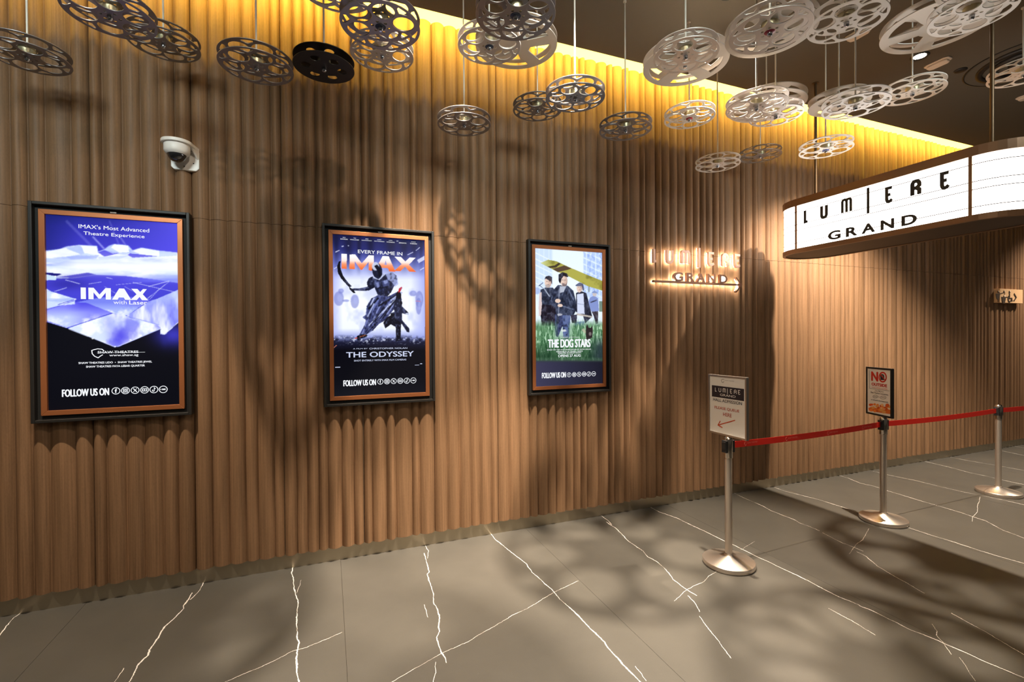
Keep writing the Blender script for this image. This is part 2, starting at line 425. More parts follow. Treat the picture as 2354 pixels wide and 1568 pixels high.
def panel_mesh(seed, z0, z1):
    pr = panel_profile(seed); n = len(pr); mb = MB(); w = pr[-1][0]
    vs = [(x, -y, z0) for x, y in pr]+[(x, -y, z1) for x, y in pr]
    mb.add(vs, [(i, i+1, n+i+1, n+i) for i in range(n-1)], True)
    for z in (z0, z1):
        mb.add([(x, -y, z) for x, y in pr]+[(w, -0.002, z), (0, -0.002, z)], [tuple(range(n+2))])
    mb.add([(0, -0.002, z0), (0, -pr[0][1], z0), (0, -pr[0][1], z1), (0, -0.002, z1)], [(0, 1, 2, 3)])
    mb.add([(w, -0.002, z0), (w, -pr[-1][1], z0), (w, -pr[-1][1], z1), (w, -0.002, z1)], [(0, 1, 2, 3)])
    me = mb.mesh('panel'); me.materials.append(M_WOOD); return me
pm = [(panel_mesh(s, ZB, ZSEAM-0.0012), panel_mesh(s, ZSEAM+0.0012, ZT)) for s in range(11, 19)]
rnd = random.Random(4); prev = -1
for k in range(-7, 27):
    s = rnd.randrange(len(pm))
    if s == prev: s = (s+1) % len(pm)
    prev = s
    for me in pm[s]: inst(me, 'panel', wall, (PX0+k*PWID, 0, 0))
base = MB().box(X0, X1, -0.008, 0.0, 0.0, ZB+0.02).build('baseboard_back', mat('baseboard_metal', (0.46, 0.40, 0.30), 0.30, 0.9))
tag(base, kind='structure')

# ---------------------------------------------------------------- ceiling, held 0.3 m off the wall by a lit slot
M_CEIL = mat('ceiling_paint', (0.105, 0.090, 0.066), 0.85)
cl = MB().box(X0, X1, YF, -GAP, ZC, ZC+0.02)
ceil = cl.build('ceiling', M_CEIL); tag(ceil, kind='structure')
up = MB().box(X0, X1, -0.75, 0.0, ZC+0.48, ZC+0.5).box(X0, X1, -0.77, -0.75, ZC+0.02, ZC+0.5)
tag(up.build('trim_1', mat('cove_paint', (0.60, 0.52, 0.40), 0.8)), kind='structure')
# ---------------------------------------------------------------- digital poster displays
M_BLACK = mat('black_frame', rgb(28, 26, 24), 0.5)
M_RECESS = mat('recess_black', (0.004, 0.004, 0.004), 0.7)
M_COPPER = mat('copper_bezel', rgb(180, 112, 70), 0.38, 0.6)
M_TXT = mat('screen_white', (0, 0, 0), 0.4, emit=(0.93, 0.95, 1.0), es=1.0)
M_TXTB = mat('screen_pale_blue', (0, 0, 0), 0.4, emit=(0.70, 0.76, 1.0), es=0.85)
M_DARKDOT = mat('sensor_grey', rgb(150, 140, 130), 0.4)
def screen_mat():
    ma = bpy.data.materials.new('lit_screen'); ma.use_nodes = True
    nt = ma.node_tree; b = nt.nodes['Principled BSDF']
    a = nt.nodes.new('ShaderNodeAttribute'); a.attribute_name = 'picture'
    nt.links.new(a.outputs['Color'], b.inputs['Emission Color']); b.inputs['Emission Strength'].default_value = 1.0
    b.inputs['Base Color'].default_value = (0.004, 0.004, 0.005, 1); b.inputs['Roughness'].default_value = 0.25
    b.inputs['Specular IOR Level'].default_value = 0.08
    return ma
M_SCREEN = screen_mat()
YS = -0.066                     # picture plane
ZS1, ZS2, ZS3 = (60, 450, 2.6125), (720, 500, 3.1367), (1190, 540, 3.7333)

class Painter:
    """flat picture shown on a screen, sampled on a fine grid and stored as a colour attribute"""
    def __init__(s, x0, x1, z0, z1, crop, step=0.0028):
        s.nx = int((x1-x0)/step)+1; s.nz = int((z1-z0)/step)+1
        X, Z = np.meshgrid(np.linspace(x0, x1, s.nx), np.linspace(z0, z1, s.nz))
        P = np.stack([X.ravel(), np.full(X.size, YS), Z.ravel()], 1); s.P = P
        px, py = project(P); s.u = ((px-crop[0])*crop[2]).reshape(s.nz, s.nx); s.v = ((py-crop[1])*crop[2]).reshape(s.nz, s.nx)
        s.c = np.zeros((s.nz, s.nx, 3)); s.rs = np.random.RandomState(3)
    def blur(s, a, n):
        for _ in range(n):
            p = np.pad(a, 1, mode='edge')
            a = (p[:-2, 1:-1]+p[2:, 1:-1]+p[1:-1, :-2]+p[1:-1, 2:]+2*p[1:-1, 1:-1])/6
        return a
    def noise(s, su, sv, oct=3):
        out = np.zeros((s.nz, s.nx)); amp = 1; tot = 0
        for o in range(oct):
            gu, gv = s.u/su*2**o, s.v/sv*2**o
            T = s.rs.rand(64, 64); iu, iv = np.floor(gu).astype(int), np.floor(gv).astype(int); fu, fv = gu-iu, gv-iv
            fu = fu*fu*(3-2*fu); fv = fv*fv*(3-2*fv)
            g = lambda a, b: T[a % 64, b % 64]
            out += amp*((g(iu, iv)*(1-fu)+g(iu+1, iv)*fu)*(1-fv)+(g(iu, iv+1)*(1-fu)+g(iu+1, iv+1)*fu)*fv); tot += amp; amp *= 0.5
        return out/tot
    def mask(s, poly, soft=0):
        P = np.array(poly, float); inside = np.zeros(s.u.shape, bool)
        for (xa, ya), (xb, yb) in zip(P, np.roll(P, -1, 0)):
            if ya == yb: continue
            cond = ((ya > s.v) != (yb > s.v)) & (s.u < (xb-xa)*(s.v-ya)/(yb-ya)+xa)
            inside ^= cond
        m_ = inside.astype(float)
        return s.blur(m_, soft) if soft else m_
    def put(s, m_, col, a=1.0):
        col = np.asarray(col, float)/255
        m_ = np.clip(m_*a, 0, 1)[..., None]; s.c = s.c*(1-m_)+(col if col.ndim == 1 else col)*m_
    def poly(s, pts, col, soft=1, a=1.0): s.put(s.mask(pts, soft), col, a)
    def line(s, a, b, w, col, soft=1, al=1.0):
        a = np.array(a, float); b = np.array(b, float); d = (b-a)/np.linalg.norm(b-a); n = np.array([-d[1], d[0]])*w/2
        s.poly([a+n, b+n, b-n, a-n], col, soft, al)
    def ell(s, cx, cy, rx, ry, col, soft=1, a=1.0, rot=0):
        t = np.radians(rot); du, dv = s.u-cx, s.v-cy
        x = du*np.cos(t)+dv*np.sin(t); y = -du*np.sin(t)+dv*np.cos(t)
        s.put(s.blur(((x/rx)**2+(y/ry)**2 < 1).astype(float), soft) if soft else ((x/rx)**2+(y/ry)**2 < 1)*1.0, col, a)
    def grad(s, t, stops):
        xs = [q[0] for q in stops]; return np.stack([np.interp(t, xs, [q[1][i] for q in stops]) for i in range(3)], -1)
    def build(s, parent, gain=1.0):
        me = bpy.data.meshes.new('screen'); off = wloc(parent)
        V = s.P-np.array(off)
        i = np.arange(s.nz*s.nx).reshape(s.nz, s.nx)
        F = np.stack([i[:-1, :-1].ravel(), i[:-1, 1:].ravel(), i[1:, 1:].ravel(), i[1:, :-1].ravel()], 1)
        me.from_pydata(V.tolist(), [], F.tolist())
        at = me.attributes.new('picture', 'FLOAT_COLOR', 'POINT')
        c = np.clip(s.c, 0, 1.2); lin = np.where(c <= 0.04045, c/12.92, ((c+0.055)/1.055)**2.4)*gain
        at.data.foreach_set('color', np.concatenate([lin.reshape(-1, 3), np.ones((s.nz*s.nx, 1))], 1).ravel())
        me.materials.append(M_SCREEN); me.update()
        o = bpy.data.objects.new('screen', me); COL.objects.link(o); o.parent = parent; return o

ZT0, ZB0, CW = 2.5102, 1.2325, 0.7476
def display(xc, label):
    t = thing('poster_display', (xc, 0, ZB0-0.043), label, 'digital poster', 'digital poster displays on the fluted wall')
    x0, x1 = xc-CW/2, xc+CW/2; o = 0.043; g = 0.024
    fr = MB()
    xa, xb, za, zb = x0-o, x1+o, ZB0-o, ZT0+o
    ia, ib, ja, jb = x0-g, x1+g, ZB0-g, ZT0+g
    for (a, b, c, d) in ((xa, ia, za, zb), (ib, xb, za, zb), (ia, ib, za, ja), (ia, ib, jb, zb)): fr.box(a, b, -0.098, -0.030, c, d)
    fr.build('frame', M_BLACK, t, bevel=0.003)
    MB().box(ia, ib, -0.0615, -0.030, ja, jb).build('back_panel', M_RECESS, t)
    bz = MB(); w = 0.030
    for poly in ([(x0, ZB0), (x0, ZT0), (x0+w, ZT0-w), (x0+w, ZB0+w)], [(x1, ZT0), (x1, ZB0), (x1-w, ZB0+w), (x1-w, ZT0-w)],
                 [(x0, ZT0), (x1, ZT0), (x1-w, ZT0-w), (x0+w, ZT0-w)], [(x1, ZB0), (x0, ZB0), (x0+w, ZB0+w), (x1-w, ZB0+w)]):
        bz.prism(poly, (0, 0, 0), (1, 0, 0), (0, 0, 1), (0, -1, 0), 0.0617, 0.083)
    bz.build('bezel', M_COPPER, t, bevel=0.0015)
    MB().box(xc-0.016, xc+0.016, -0.084, -0.075, ZT0+0.004, ZT0+0.012).build('sensor', M_DARKDOT, t)
    return t, (x0+w, x1-w, ZB0+w, ZT0-w)
def stext(scr, crop, body, a, b, material=M_TXT, bold=0.0, name='lettering'):
    P = onY(*zp(crop, *a), YS); Q = onY(*zp(crop, *b), YS)
    mb = MB(); text_rect(mb, body, P[0], Q[0], Q[2], P[2], (0, YS, 0), (1, 0, 0), (0, 0, 1), (0, -1, 0), 0.0012, 0, bold)
    return mb.build(name, material, scr)
def icons(scr, crop, cs, r):
    for k, (cx, cy) in enumerate(cs):
        P = onY(*zp(crop, cx, cy), YS); Q = onY(*zp(crop, cx+r, cy), YS); R = Q[0]-P[0]
        mb = MB(); fr = ((P[0], YS, P[2]), (1, 0, 0), (0, 0, 1), (0, -1, 0)); d = (0.0008, 0.0014)
        rib = lambda path, hw, closed=False: mb.ribbon([(x*R, y*R) for x, y in path], hw*R, *fr, *d, closed)
        rib(arc(0, 0, 0.92, 0, 345, 23), 0.085, True)
        if k == 0: rib([(0.22, 0.5), (0.05, 0.5), (-0.05, 0.35), (-0.05, -0.6)], 0.12); rib([(-0.28, 0.08), (0.2, 0.08)], 0.10)
        elif k == 1: rib([(-0.45, -0.45), (0.45, -0.45), (0.45, 0.45), (-0.45, 0.45)], 0.08, True); rib(arc(0, 0, 0.22, 0, 330, 11), 0.07, True)
        elif k == 2: rib([(-0.4, 0.48), (0.4, -0.48)], 0.12); rib([(0.4, 0.48), (-0.4, -0.48)], 0.06)
        elif k == 3: rib([(-0.5, -0.32), (0.5, -0.32), (0.5, 0.32), (-0.5, 0.32)], 0.09, True); mb.prism([(-0.15*R, -0.2*R), (0.25*R, 0), (-0.15*R, 0.2*R)], *fr, *d)
        elif k == 4: rib([(0.4, 0.2), (0.18, 0.3), (0.08, 0.55), (0.08, -0.25)]+arc(-0.14, -0.25, 0.22, 0, -250, 9)[1:], 0.09)
        else: rib([(-0.55, -0.12), (-0.55, 0.14)], 0.09); rib([(-0.3, -0.12), (0.55, -0.12)], 0.07); rib([(-0.3, 0.12), (0.55, 0.12)], 0.09); rib([(0.0, 0.12), (0.0, -0.12)], 0.09); rib([(0.3, 0.12), (0.3, -0.12)], 0.09)
        mb.build('icon', M_TXT, scr)

# ---- first display: ice blocks of light
t1, r1 = display(-1.2800, 'lit poster display with blue ice blocks, leftmost on the wall')
p = Painter(*r1, ZS1); u, v = p.u, p.v
p.c = p.grad(v, [(100, (24, 34, 120)), (180, (46, 46, 172)), (330, (66, 62, 205)), (520, (74, 70, 215)), (900, (40, 50, 190)), (1500, (20, 30, 120))])/255
p.put(np.clip((u-500)/450, 0, 1)*(v < 520), (92, 84, 246), 0.75); p.put(np.clip((320-u)/260, 0, 1)*(v < 330), (16, 24, 92), 0.7)
for a, b, w, al in (((400, 245), (470, 320), 10, 0.6), ((500, 150), (560, 300), 8, 0.25), ((240, 150), (420, 330), 16, 0.2), ((560, 240), (600, 300), 10, 0.35)):
    p.line(a, b, w, (190, 195, 255), 3, al)
top = [(110, 330), (160, 326), (200, 322), (240, 306), (320, 296), (425, 302), (432, 336), (470, 322), (500, 300), (530, 290), (612, 298), (640, 328), (690, 312), (800, 330), (905, 342), (925, 365)]
n1 = p.noise(150, 60, 4); n2 = p.noise(60, 50, 4); n4 = p.noise(200, 26, 3); WHT, ICE, SKY, VIO, NVY = (250, 254, 255), (206, 222, 255), (140, 158, 246), (76, 70, 222), (26, 24, 118)
ice = p.mask(top+[(925, 525), (800, 505), (600, 482), (420, 474), (280, 494), (110, 500)], 3)
p.put(ice, ICE); p.put(ice*np.clip((n4-0.42)*4, 0, 1), SKY, 0.55); p.put(ice*np.clip((n1-0.48)*4, 0, 1), WHT, 0.9)
for q, c_, a_ in (([(110, 340), (240, 312), (330, 352), (240, 366), (110, 372)], WHT, .8), ([(330, 300), (425, 304), (432, 352), (350, 346)], WHT, .9), ([(240, 318), (330, 352), (350, 346), (320, 298)], (178, 196, 250), .8),
                  ([(432, 340), (470, 326), (560, 345), (470, 366)], VIO, .85), ([(530, 292), (612, 300), (620, 340), (560, 342), (500, 318)], WHT, .9), ([(470, 326), (500, 304), (560, 342), (520, 348)], (186, 204, 255), .8),
                  ([(640, 332), (695, 314), (800, 332), (800, 362), (690, 352)], WHT, .85), ([(800, 332), (905, 344), (905, 360), (800, 366)], (196, 214, 255), .8), ([(625, 346), (790, 364), (640, 372), (610, 356)], VIO, .85), ([(110, 376), (270, 382), (200, 402), (110, 398)], (190, 208, 255), .8),
                  ([(240, 366), (440, 356), (420, 378), (270, 382)], SKY, .6), ([(430, 366), (620, 360), (560, 380), (440, 384)], (190, 206, 255), .7)):
    p.poly(q, c_, 1, a_)
p.put(np.exp(-((v-425)/40)**2)*np.clip((u-150)/160, 0, 1), WHT, 0.96)
p.put(np.clip(1-np.abs(v-548)/84, 0, 1)*np.clip(1-np.abs(u-400)/430, 0.25, 1), VIO, 0.9); p.put(np.exp(-((v-530)/40)**2-((u-250)/140)**2), NVY, 0.45); p.put(np.exp(-((v-505)/16)**2)*np.clip((u-560)/200, 0, 1), (120, 130, 245), 0.6)
p.poly([(110, 470), (180, 484), (180, 506), (110, 508)], (200, 225, 255), 1); p.poly([(110, 460), (215, 470), (180, 484), (110, 470)], NVY, 1)
p.poly([(200, 488), (370, 462), (420, 474), (280, 494)], (60, 54, 190), 2, 0.8)
for a, b, w in (((235, 505), (325, 530), 4), ((375, 530), (450, 518), 3), ((640, 520), (900, 580), 3), ((735, 545), (860, 512), 4), ((700, 640), (860, 515), 3), ((480, 490), (520, 500), 3), ((650, 720), (740, 630), 3), ((540, 535), (700, 520), 2), ((170, 575), (245, 552), 4), ((590, 545), (690, 600), 2), ((745, 620), (800, 560), 3), ((470, 545), (560, 600), 2)):
    p.line(a, b, w, (214, 222, 255), 1, 0.8)
ca = lambda m_, n, lo, hi: p.put(m_*np.clip((n-lo)/(hi-lo), 0, 1), WHT, 0.9)
A = p.mask([(110, 672), (300, 640), (360, 638), (520, 702), (248, 792), (110, 745)], 1); p.put(A, (128, 130, 246)); p.put(A*np.clip((v-668)/60, 0, 1)*np.clip((420-u)/160, 0, 1), ICE, 0.8); ca(A*np.clip((v-700)/60, 0, 1), n2, 0.42, 0.66); p.put(A*np.clip((700-v)/60, 0, 1)*np.clip((u-230)/100, 0, 1), (64, 58, 222), 0.85)
A = p.mask([(110, 553), (150, 575), (292, 618), (294, 652), (205, 658), (110, 682)], 1); p.put(A, ICE); ca(A, n2, 0.42, 0.62); p.put(A*np.clip((n4-0.55)*5, 0, 1), (150, 172, 250), 0.6)
p.line((190, 655), (292, 622), 3, (70, 70, 200), 1); p.line((225, 652), (290, 630), 3, (90, 90, 220), 1); p.line((110, 690), (205, 660), 3, (90, 90, 220), 1)
A = p.mask([(300, 640), (420, 616), (560, 600), (745, 622), (620, 712), (590, 722), (520, 704), (360, 642)], 1); p.put(A, (120, 132, 240)); p.put(A*np.clip((v-640)/50, 0, 1), (176, 192, 252), 0.9); ca(A*np.clip((v-650)/40, 0, 1), n2, 0.5, 0.7); p.put(A*np.clip((u-560)/100, 0, 1)*np.clip((680-v)/60, 0, 1), (96, 92, 230), 0.8)
A = p.mask([(600, 724), (745, 632), (790, 618), (925, 560), (925, 758), (832, 834), (806, 828), (806, 790)], 1); p.put(A, (150, 158, 250)); nn = p.noise(70, 180, 4); ca(A, nn, 0.46, 0.66); p.put(A*np.clip((0.42-nn)*6, 0, 1), (84, 80, 226), 0.8); p.put(A*np.clip((660-v)/60, 0, 1), (196, 214, 255), 0.6)
A = p.mask([(250, 796), (420, 738), (520, 708), (590, 716), (620, 732), (790, 776), (808, 796), (560, 905), (520, 905)], 1); p.put(A, (214, 228, 255)); ca(A, n2, 0.4, 0.6)
n5 = p.noise(90, 110, 4); p.put(A*np.clip((n5-0.52)*5, 0, 1), (110, 112, 238), 0.7); p.put(A*np.exp(-((u-560)/55)**2-((v-845)/60)**2), (78, 72, 230), 0.85); p.put(A*np.exp(-((u-500)/40)**2-((v-760)/50)**2), (150, 158, 245), 0.6)
p.line((250, 794), (520, 706), 3, (92, 96, 225), 1, .8); p.line((600, 722), (800, 776), 3, (130, 140, 240), 1, .8); p.line((520, 704), (620, 716), 3, (240, 246, 255), 1, .8)
dark = p.mask([(100, 752), (248, 796), (400, 856), (530, 910), (556, 908), (808, 800), (806, 832), (832, 836), (925, 752), (925, 1320), (100, 1320)], 1)
p.put(dark, (2, 4, 14)); p.put(dark*np.exp(-((u-885)/110)**2-((v-835)/70)**2), (70, 66, 220), 0.8); p.put(dark*np.exp(-((u-830)/20)**2-((v-860)/40)**2), (40, 40, 130), 0.5); p.put(dark*np.clip((v-1200)/120, 0, 1), (6, 7, 14), 0.5)
for a, b, w in (((255, 800), (535, 908), 3), ((545, 908), (806, 800), 3), ((806, 830), (835, 834), 3), ((835, 832), (918, 756), 3), ((806, 796), (808, 830), 3), ((118, 752), (248, 794), 3)): p.line(a, b, w, (226, 234, 255), 1)
for x, y in ((400, 858), (628, 866), (690, 838), (535, 906), (175, 484), (295, 622)): p.ell(x, y, 7, 4, WHT, 1, .9)
p.put((u < 108)*1.0, (3, 4, 10))
sc = p.build(t1, 1.08)
T = lambda *a, **k_: stext(sc, ZS1, *a, **k_)
T("IMAX's Most Advanced", (315, 170), (740, 221), bold=0.012); T("Theatre Experience", (345, 214), (712, 262), bold=0.012)
imax = [[(0, 0), (0, 1), (.075, 1), (.075, 0)], [(.112, 0), (.112, 1), (.19, 1), (.275, .42), (.365, 1), (.445, 1), (.445, 0), (.368, 0), (.368, .6), (.292, .06), (.262, .06), (.187, .6), (.187, 0)],
        [(.462, 0), (.572, 1), (.648, 1), (.756, 0), (.662, 0), (.640, .2), (.565, .2), (.545, 0)], [(.742, 0), (.838, .52), (.758, 1), (.852, 1), (.896, .73), (.94, 1), (1, 1), (.935, .53), (1.02, 0), (.922, 0), (.884, .28), (.84, 0)]]
Pa = onY(*zp(ZS1, 328, 551), YS); Pb = onY(*zp(ZS1, 732, 628), YS)
for q in imax:
    mb = MB(); mb.prism([(Pa[0]+a*(Pb[0]-Pa[0])*0.985, Pb[2]+b*(Pa[2]-Pb[2])) for a, b in q], (0, YS, 0), (1, 0, 0), (0, 0, 1), (0, -1, 0), 0.0008, 0.0013); mb.build('lettering', M_TXT, sc)
T("with", (525, 628), (605, 652)); T("Laser", (619, 629), (728, 655), bold=0.03)
T("SHAW THEATRES", (430, 933), (675, 944), bold=0.03); T("www.shaw.sg", (500, 951), (675, 966), bold=0.02)
mb = MB(); P0 = onY(*zp(ZS1, 430, 948), YS); kx = 0.00102
mb.ribbon([(x*kx, -y*kx) for x, y in ((33, -16), (22, -27), (0, -30), (-20, -24), (-29, -20), (-27, 0), (-16, 16), (2, 27), (16, 14), (26, 8))], 0.0024, (P0[0], YS, P0[2]), (1, 0, 0), (0, 0, 1), (0, -1, 0), 0.0008, 0.0014)
mb.ribbon([(-2*kx, 4*kx), (245*kx, 4.5*kx)], 0.0009, (P0[0], YS, P0[2]), (1, 0, 0), (0, 0, 1), (0, -1, 0), 0.0008, 0.0014)
mb.build('emblem', M_TXT, sc)
T("SHAW THEATRES LIDO  \u2022  SHAW THEATRES JEWEL", (315, 999), (757, 1005), bold=0.03); T("SHAW THEATRES PAYA LEBAR QUARTER", (360, 1021), (714, 1027), bold=0.03)
T("FOLLOW US ON", (215, 1164), (500, 1198), bold=0.048)
icons(sc, ZS1, [(540, 1172), (597, 1170), (655, 1168), (712, 1166), (768, 1164), (824, 1163)], 26)

# ---- second display: a nameless armed figure in mist
t2, r2 = display(0.3823, 'lit poster display with dark sword-bearing figure in white mist, middle of three')
p = Painter(*r2, ZS2); u, v = p.u, p.v
p.c = p.grad(v, [(120, (22, 26, 74)), (230, (38, 42, 112)), (330, (120, 130, 214)), (450, (226, 232, 255)), (620, (246, 250, 255)), (800, (236, 242, 255)), (860, (150, 160, 220)), (900, (24, 26, 52)), (960, (5, 5, 14)), (1150, (7, 8, 16)), (1300, (17, 20, 28))])/255
n1 = p.noise(70, 90); n2 = p.noise(22, 22); n3 = p.noise(30, 160)
edge = np.clip(np.maximum((215-u)/90, (u-705)/100), 0, 1)*np.clip((v-150)/100, 0, 1)*np.clip((880-v)/80, 0, 1)
p.put(edge, (120, 130, 224), 0.6); p.put(np.clip((n1-0.5)*4, 0, 1)*np.clip((870-v)/60, 0, 1)*np.clip((v-330)/100, 0, 1), (176, 186, 244), 0.5)
for x, w in ((165, 22), (255, 30), (330, 16), (415, 26), (560, 40), (655, 34), (730, 30), (780, 22)):
    m_ = np.exp(-((u-x-10*(n3-0.5))/w)**2)*np.clip((430-v)/240, 0, 1); p.put(m_, (16, 18, 52), 0.75)
for a, b, w in (((755, 318), (830, 275), 26), ((740, 240), (770, 215), 5), ((160, 250), (190, 236), 7), ((205, 210), (220, 206), 8), ((250, 205), (258, 202), 8), ((680, 270), (720, 250), 6), ((770, 380), (800, 362), 6), ((150, 370), (185, 350), 6)):
    p.line(a, b, w, (228, 232, 255), 1, 0.8)
for (x, y, rx, ry) in ((185, 585, 36, 52), (200, 530, 20, 18), (235, 600, 26, 8), (300, 605, 30, 50), (765, 590, 28, 60), (720, 548, 26, 20), (760, 640, 20, 60)):
    p.ell(x, y, rx, ry, (112, 120, 196), 3, 0.6); p.ell(x+6, y-4, rx*0.5, ry*0.5, (170, 180, 236), 3, 0.5)
# capitals with a white-to-orange fade
def cap(polys):
    for q in polys:
        m_ = p.mask(q, 0); p.put(m_, p.grad(v-(u-200)*0.035, [(265, (250, 250, 255)), (310, (250, 226, 220)), (335, (240, 150, 110)), (372, (236, 104, 44))]))
cap([[(203, 262), (242, 264), (242, 372), (203, 368)],
     [(262, 266), (304, 268), (350, 330), (400, 273), (438, 275), (438, 384), (400, 381), (400, 320), (352, 378), (342, 378), (300, 316), (300, 374), (262, 372)],
     [(444, 384), (500, 278), (545, 280), (592, 390), (548, 388), (538, 366), (496, 362), (484, 386)],
     [(586, 283), (634, 285), (664, 318), (694, 289), (738, 291), (690, 340), (742, 392), (694, 391), (662, 356), (628, 388), (582, 386), (638, 336)]])
p.poly([(513, 342), (522, 308), (532, 343)], (150, 150, 210), 0)
# the figure: generic swordsman, dark against the mist
D1, D2, D3, LT = (12, 13, 26), (28, 31, 56), (66, 74, 124), (206, 216, 250)
before = p.c.copy()
p.poly([(200, 312), (184, 318), (172, 350), (178, 400), (200, 440), (235, 478), (262, 506), (278, 496), (246, 462), (216, 420), (198, 372), (194, 340)], D1, 0)
p.poly([(258, 500), (290, 520), (306, 545), (290, 546), (262, 518)], D1, 0)
p.poly([(270, 512), (330, 512), (395, 500), (420, 470), (450, 476), (440, 505), (400, 528), (330, 528), (285, 526)], D2, 1)
p.poly([(388, 470), (400, 440), (430, 424), (440, 440), (440, 480), (420, 500), (395, 505)], D2, 1)
p.poly([(430, 430), (470, 440), (520, 410), (570, 398), (600, 420), (606, 470), (580, 500), (560, 540), (530, 575), (480, 585), (466, 560), (440, 500)], D2, 1)
p.poly([(440, 450), (480, 462), (490, 500), (455, 505)], D3, 2, 0.8); p.poly([(495, 460), (545, 440), (550, 490), (505, 500)], D3, 2, 0.8); p.poly([(470, 515), (510, 512), (512, 545), (478, 548)], D3, 2, 0.7)
p.poly([(520, 405), (575, 398), (606, 430), (612, 480), (590, 500), (570, 470), (540, 450)], (168, 180, 232), 2, 0.8)
p.ell(462, 385, 36, 58, D2, 1, 1, -8); p.ell(450, 352, 26, 30, (206, 214, 240), 2, 0.9); p.poly([(440, 350), (462, 340), (486, 370), (490, 420), (474, 425), (462, 384)], (14, 14, 30), 1); p.poly([(430, 425), (470, 445), (515, 400), (520, 412), (478, 452), (434, 438)], LT, 1, 0.9)
p.poly([(466, 560), (540, 570), (600, 540), (640, 590), (600, 640), (560, 690), (520, 740), (470, 770), (430, 815), (350, 862), (330, 850), (372, 775), (380, 740), (356, 720), (380, 700), (386, 640), (420, 585)], (58, 64, 112), 1)
for a, b, w, c_ in (((470, 590), (415, 690), 14, (120, 132, 200)), ((500, 600), (430, 740), 10, (150, 162, 222)), ((540, 590), (440, 760), 9, D1), ((575, 575), (470, 740), 8, (130, 142, 206)), ((520, 690), (400, 830), 9, (112, 122, 188)), ((480, 740), (380, 845), 7, D1), ((560, 640), (500, 730), 8, D1), ((390, 740), (350, 850), 8, (140, 150, 214)), ((600, 600), (530, 700), 7, (170, 182, 236)), ((430, 640), (400, 760), 6, D1)): p.line(a, b, w, c_, 2, 0.8)
for a, b, w, c_ in (((600, 560), (470, 640), 12, D1), ((590, 600), (420, 800), 9, D1), ((560, 620), (400, 780), 8, LT), ((470, 580), (400, 660), 12, D1), ((600, 580), (500, 690), 7, LT), ((440, 620), (390, 720), 9, (190, 200, 240)), ((520, 640), (360, 850), 8, D2), ((640, 540), (560, 600), 14, (190, 200, 244)), ((440, 580), (410, 640), 9, LT), ((540, 650), (450, 770), 8, (36, 40, 76))):
    p.line(a, b, w, c_, 1, 0.85)
p.poly([(316, 856), (350, 840), (392, 848), (384, 862), (345, 872), (335, 888), (318, 884)], D1, 1)
p.poly([(560, 690), (620, 670), (632, 760), (632, 880), (600, 892), (595, 790), (560, 770)], D1, 1); p.poly([(595, 870), (632, 866), (636, 885), (596, 898)], D1, 1)
p.poly([(530, 720), (590, 690), (600, 740), (560, 770), (520, 800), (505, 760)], D1, 1)
p.poly([(600, 560), (632, 545), (636, 600), (640, 640), (690, 690), (688, 704), (640, 690), (640, 740), (692, 800), (694, 828), (676, 826), (640, 770), (590, 720), (580, 640)], D2, 1)
p.ell(616, 560, 18, 28, D1, 1); p.poly([(612, 545), (618, 512), (636, 500), (642, 506), (630, 532)], (196, 30, 40), 1); p.ell(628, 616, 14, 18, D1, 1); p.poly([(664, 690), (686, 688), (690, 560), (698, 560), (696, 706), (668, 706)], (236, 242, 255), 1, 0.8)
fig = np.clip(np.abs(p.c-before).sum(-1)*4, 0, 1)*(v > 395); nf = p.noise(16, 20, 3); p.put(fig*np.clip((nf-0.55)*5, 0, 1), (150, 162, 214), 0.35); p.put(fig*np.clip((0.45-nf)*5, 0, 1), (6, 7, 16), 0.45)
p.poly([(452, 470), (470, 466), (478, 500), (462, 510)], (150, 160, 214), 2, .7); p.poly([(505, 458), (535, 448), (540, 470), (515, 482)], (160, 172, 226), 2, .7); p.line((480, 462), (494, 560), 4, D1, 1, .8); p.line((455, 512), (545, 500), 4, D1, 1, .7); p.line((400, 505), (330, 522), 4, (130, 140, 200), 1, .7)
g = np.clip((v-845-12*(n1-0.5))/40, 0, 1)*np.clip((925-v)/40, 0, 1)
p.put(g*np.clip((n2-0.45)*5, 0, 1), (20, 22, 44), 0.9); p.put(g*np.clip((p.noise(14, 10)-0.6)*7, 0, 1), (226, 232, 255), 0.8)
p.line((300, 872), (318, 868), 6, (230, 70, 40), 1); p.line((335, 862), (380, 846), 4, (240, 120, 50), 1, 0.8); p.line((148, 940), (168, 922), 5, (240, 140, 110), 1); p.line((740, 602), (775, 606), 5, (230, 120, 130), 2, 0.7)
p.put(((u > 806))*1.0, (6, 6, 16))
sc = p.build(t2, 1.12)
T = lambda *a, **k_: stext(sc, ZS2, *a, **k_)
for w_, a, b in (("DAMON", 197, 248), ("HOLLAND", 267, 330), ("HATHAWAY", 350, 423), ("PATTINSON", 441, 512), ("NYONG'O", 530, 587), ("ZENDAYA", 617, 672), ("THERON", 697, 747)):
    yc = 155+(a-197)*0.066; T(w_, (a, yc-4), (b, yc+7), bold=0.03)
for w_, a, b in (("MATT", 213, 234), ("TOM", 291, 308), ("ANNE", 376, 397), ("ROBERT", 462, 492), ("LUPITA", 545, 571), ("AND", 600, 614), ("CHARLIZE", 706, 738)):
    yc = 144+(a-213)*0.066; T(w_, (a, yc-3), (b, yc+4), bold=0.02)
T("EVERY FRAME IN", (322, 232), (643, 275), bold=0.02)
T("A FILM BY", (287, 943), (393, 949), M_TXTB, bold=0.02); T("CHRISTOPHER NOLAN", (404, 940), (678, 947), M_TXTB, bold=0.02)
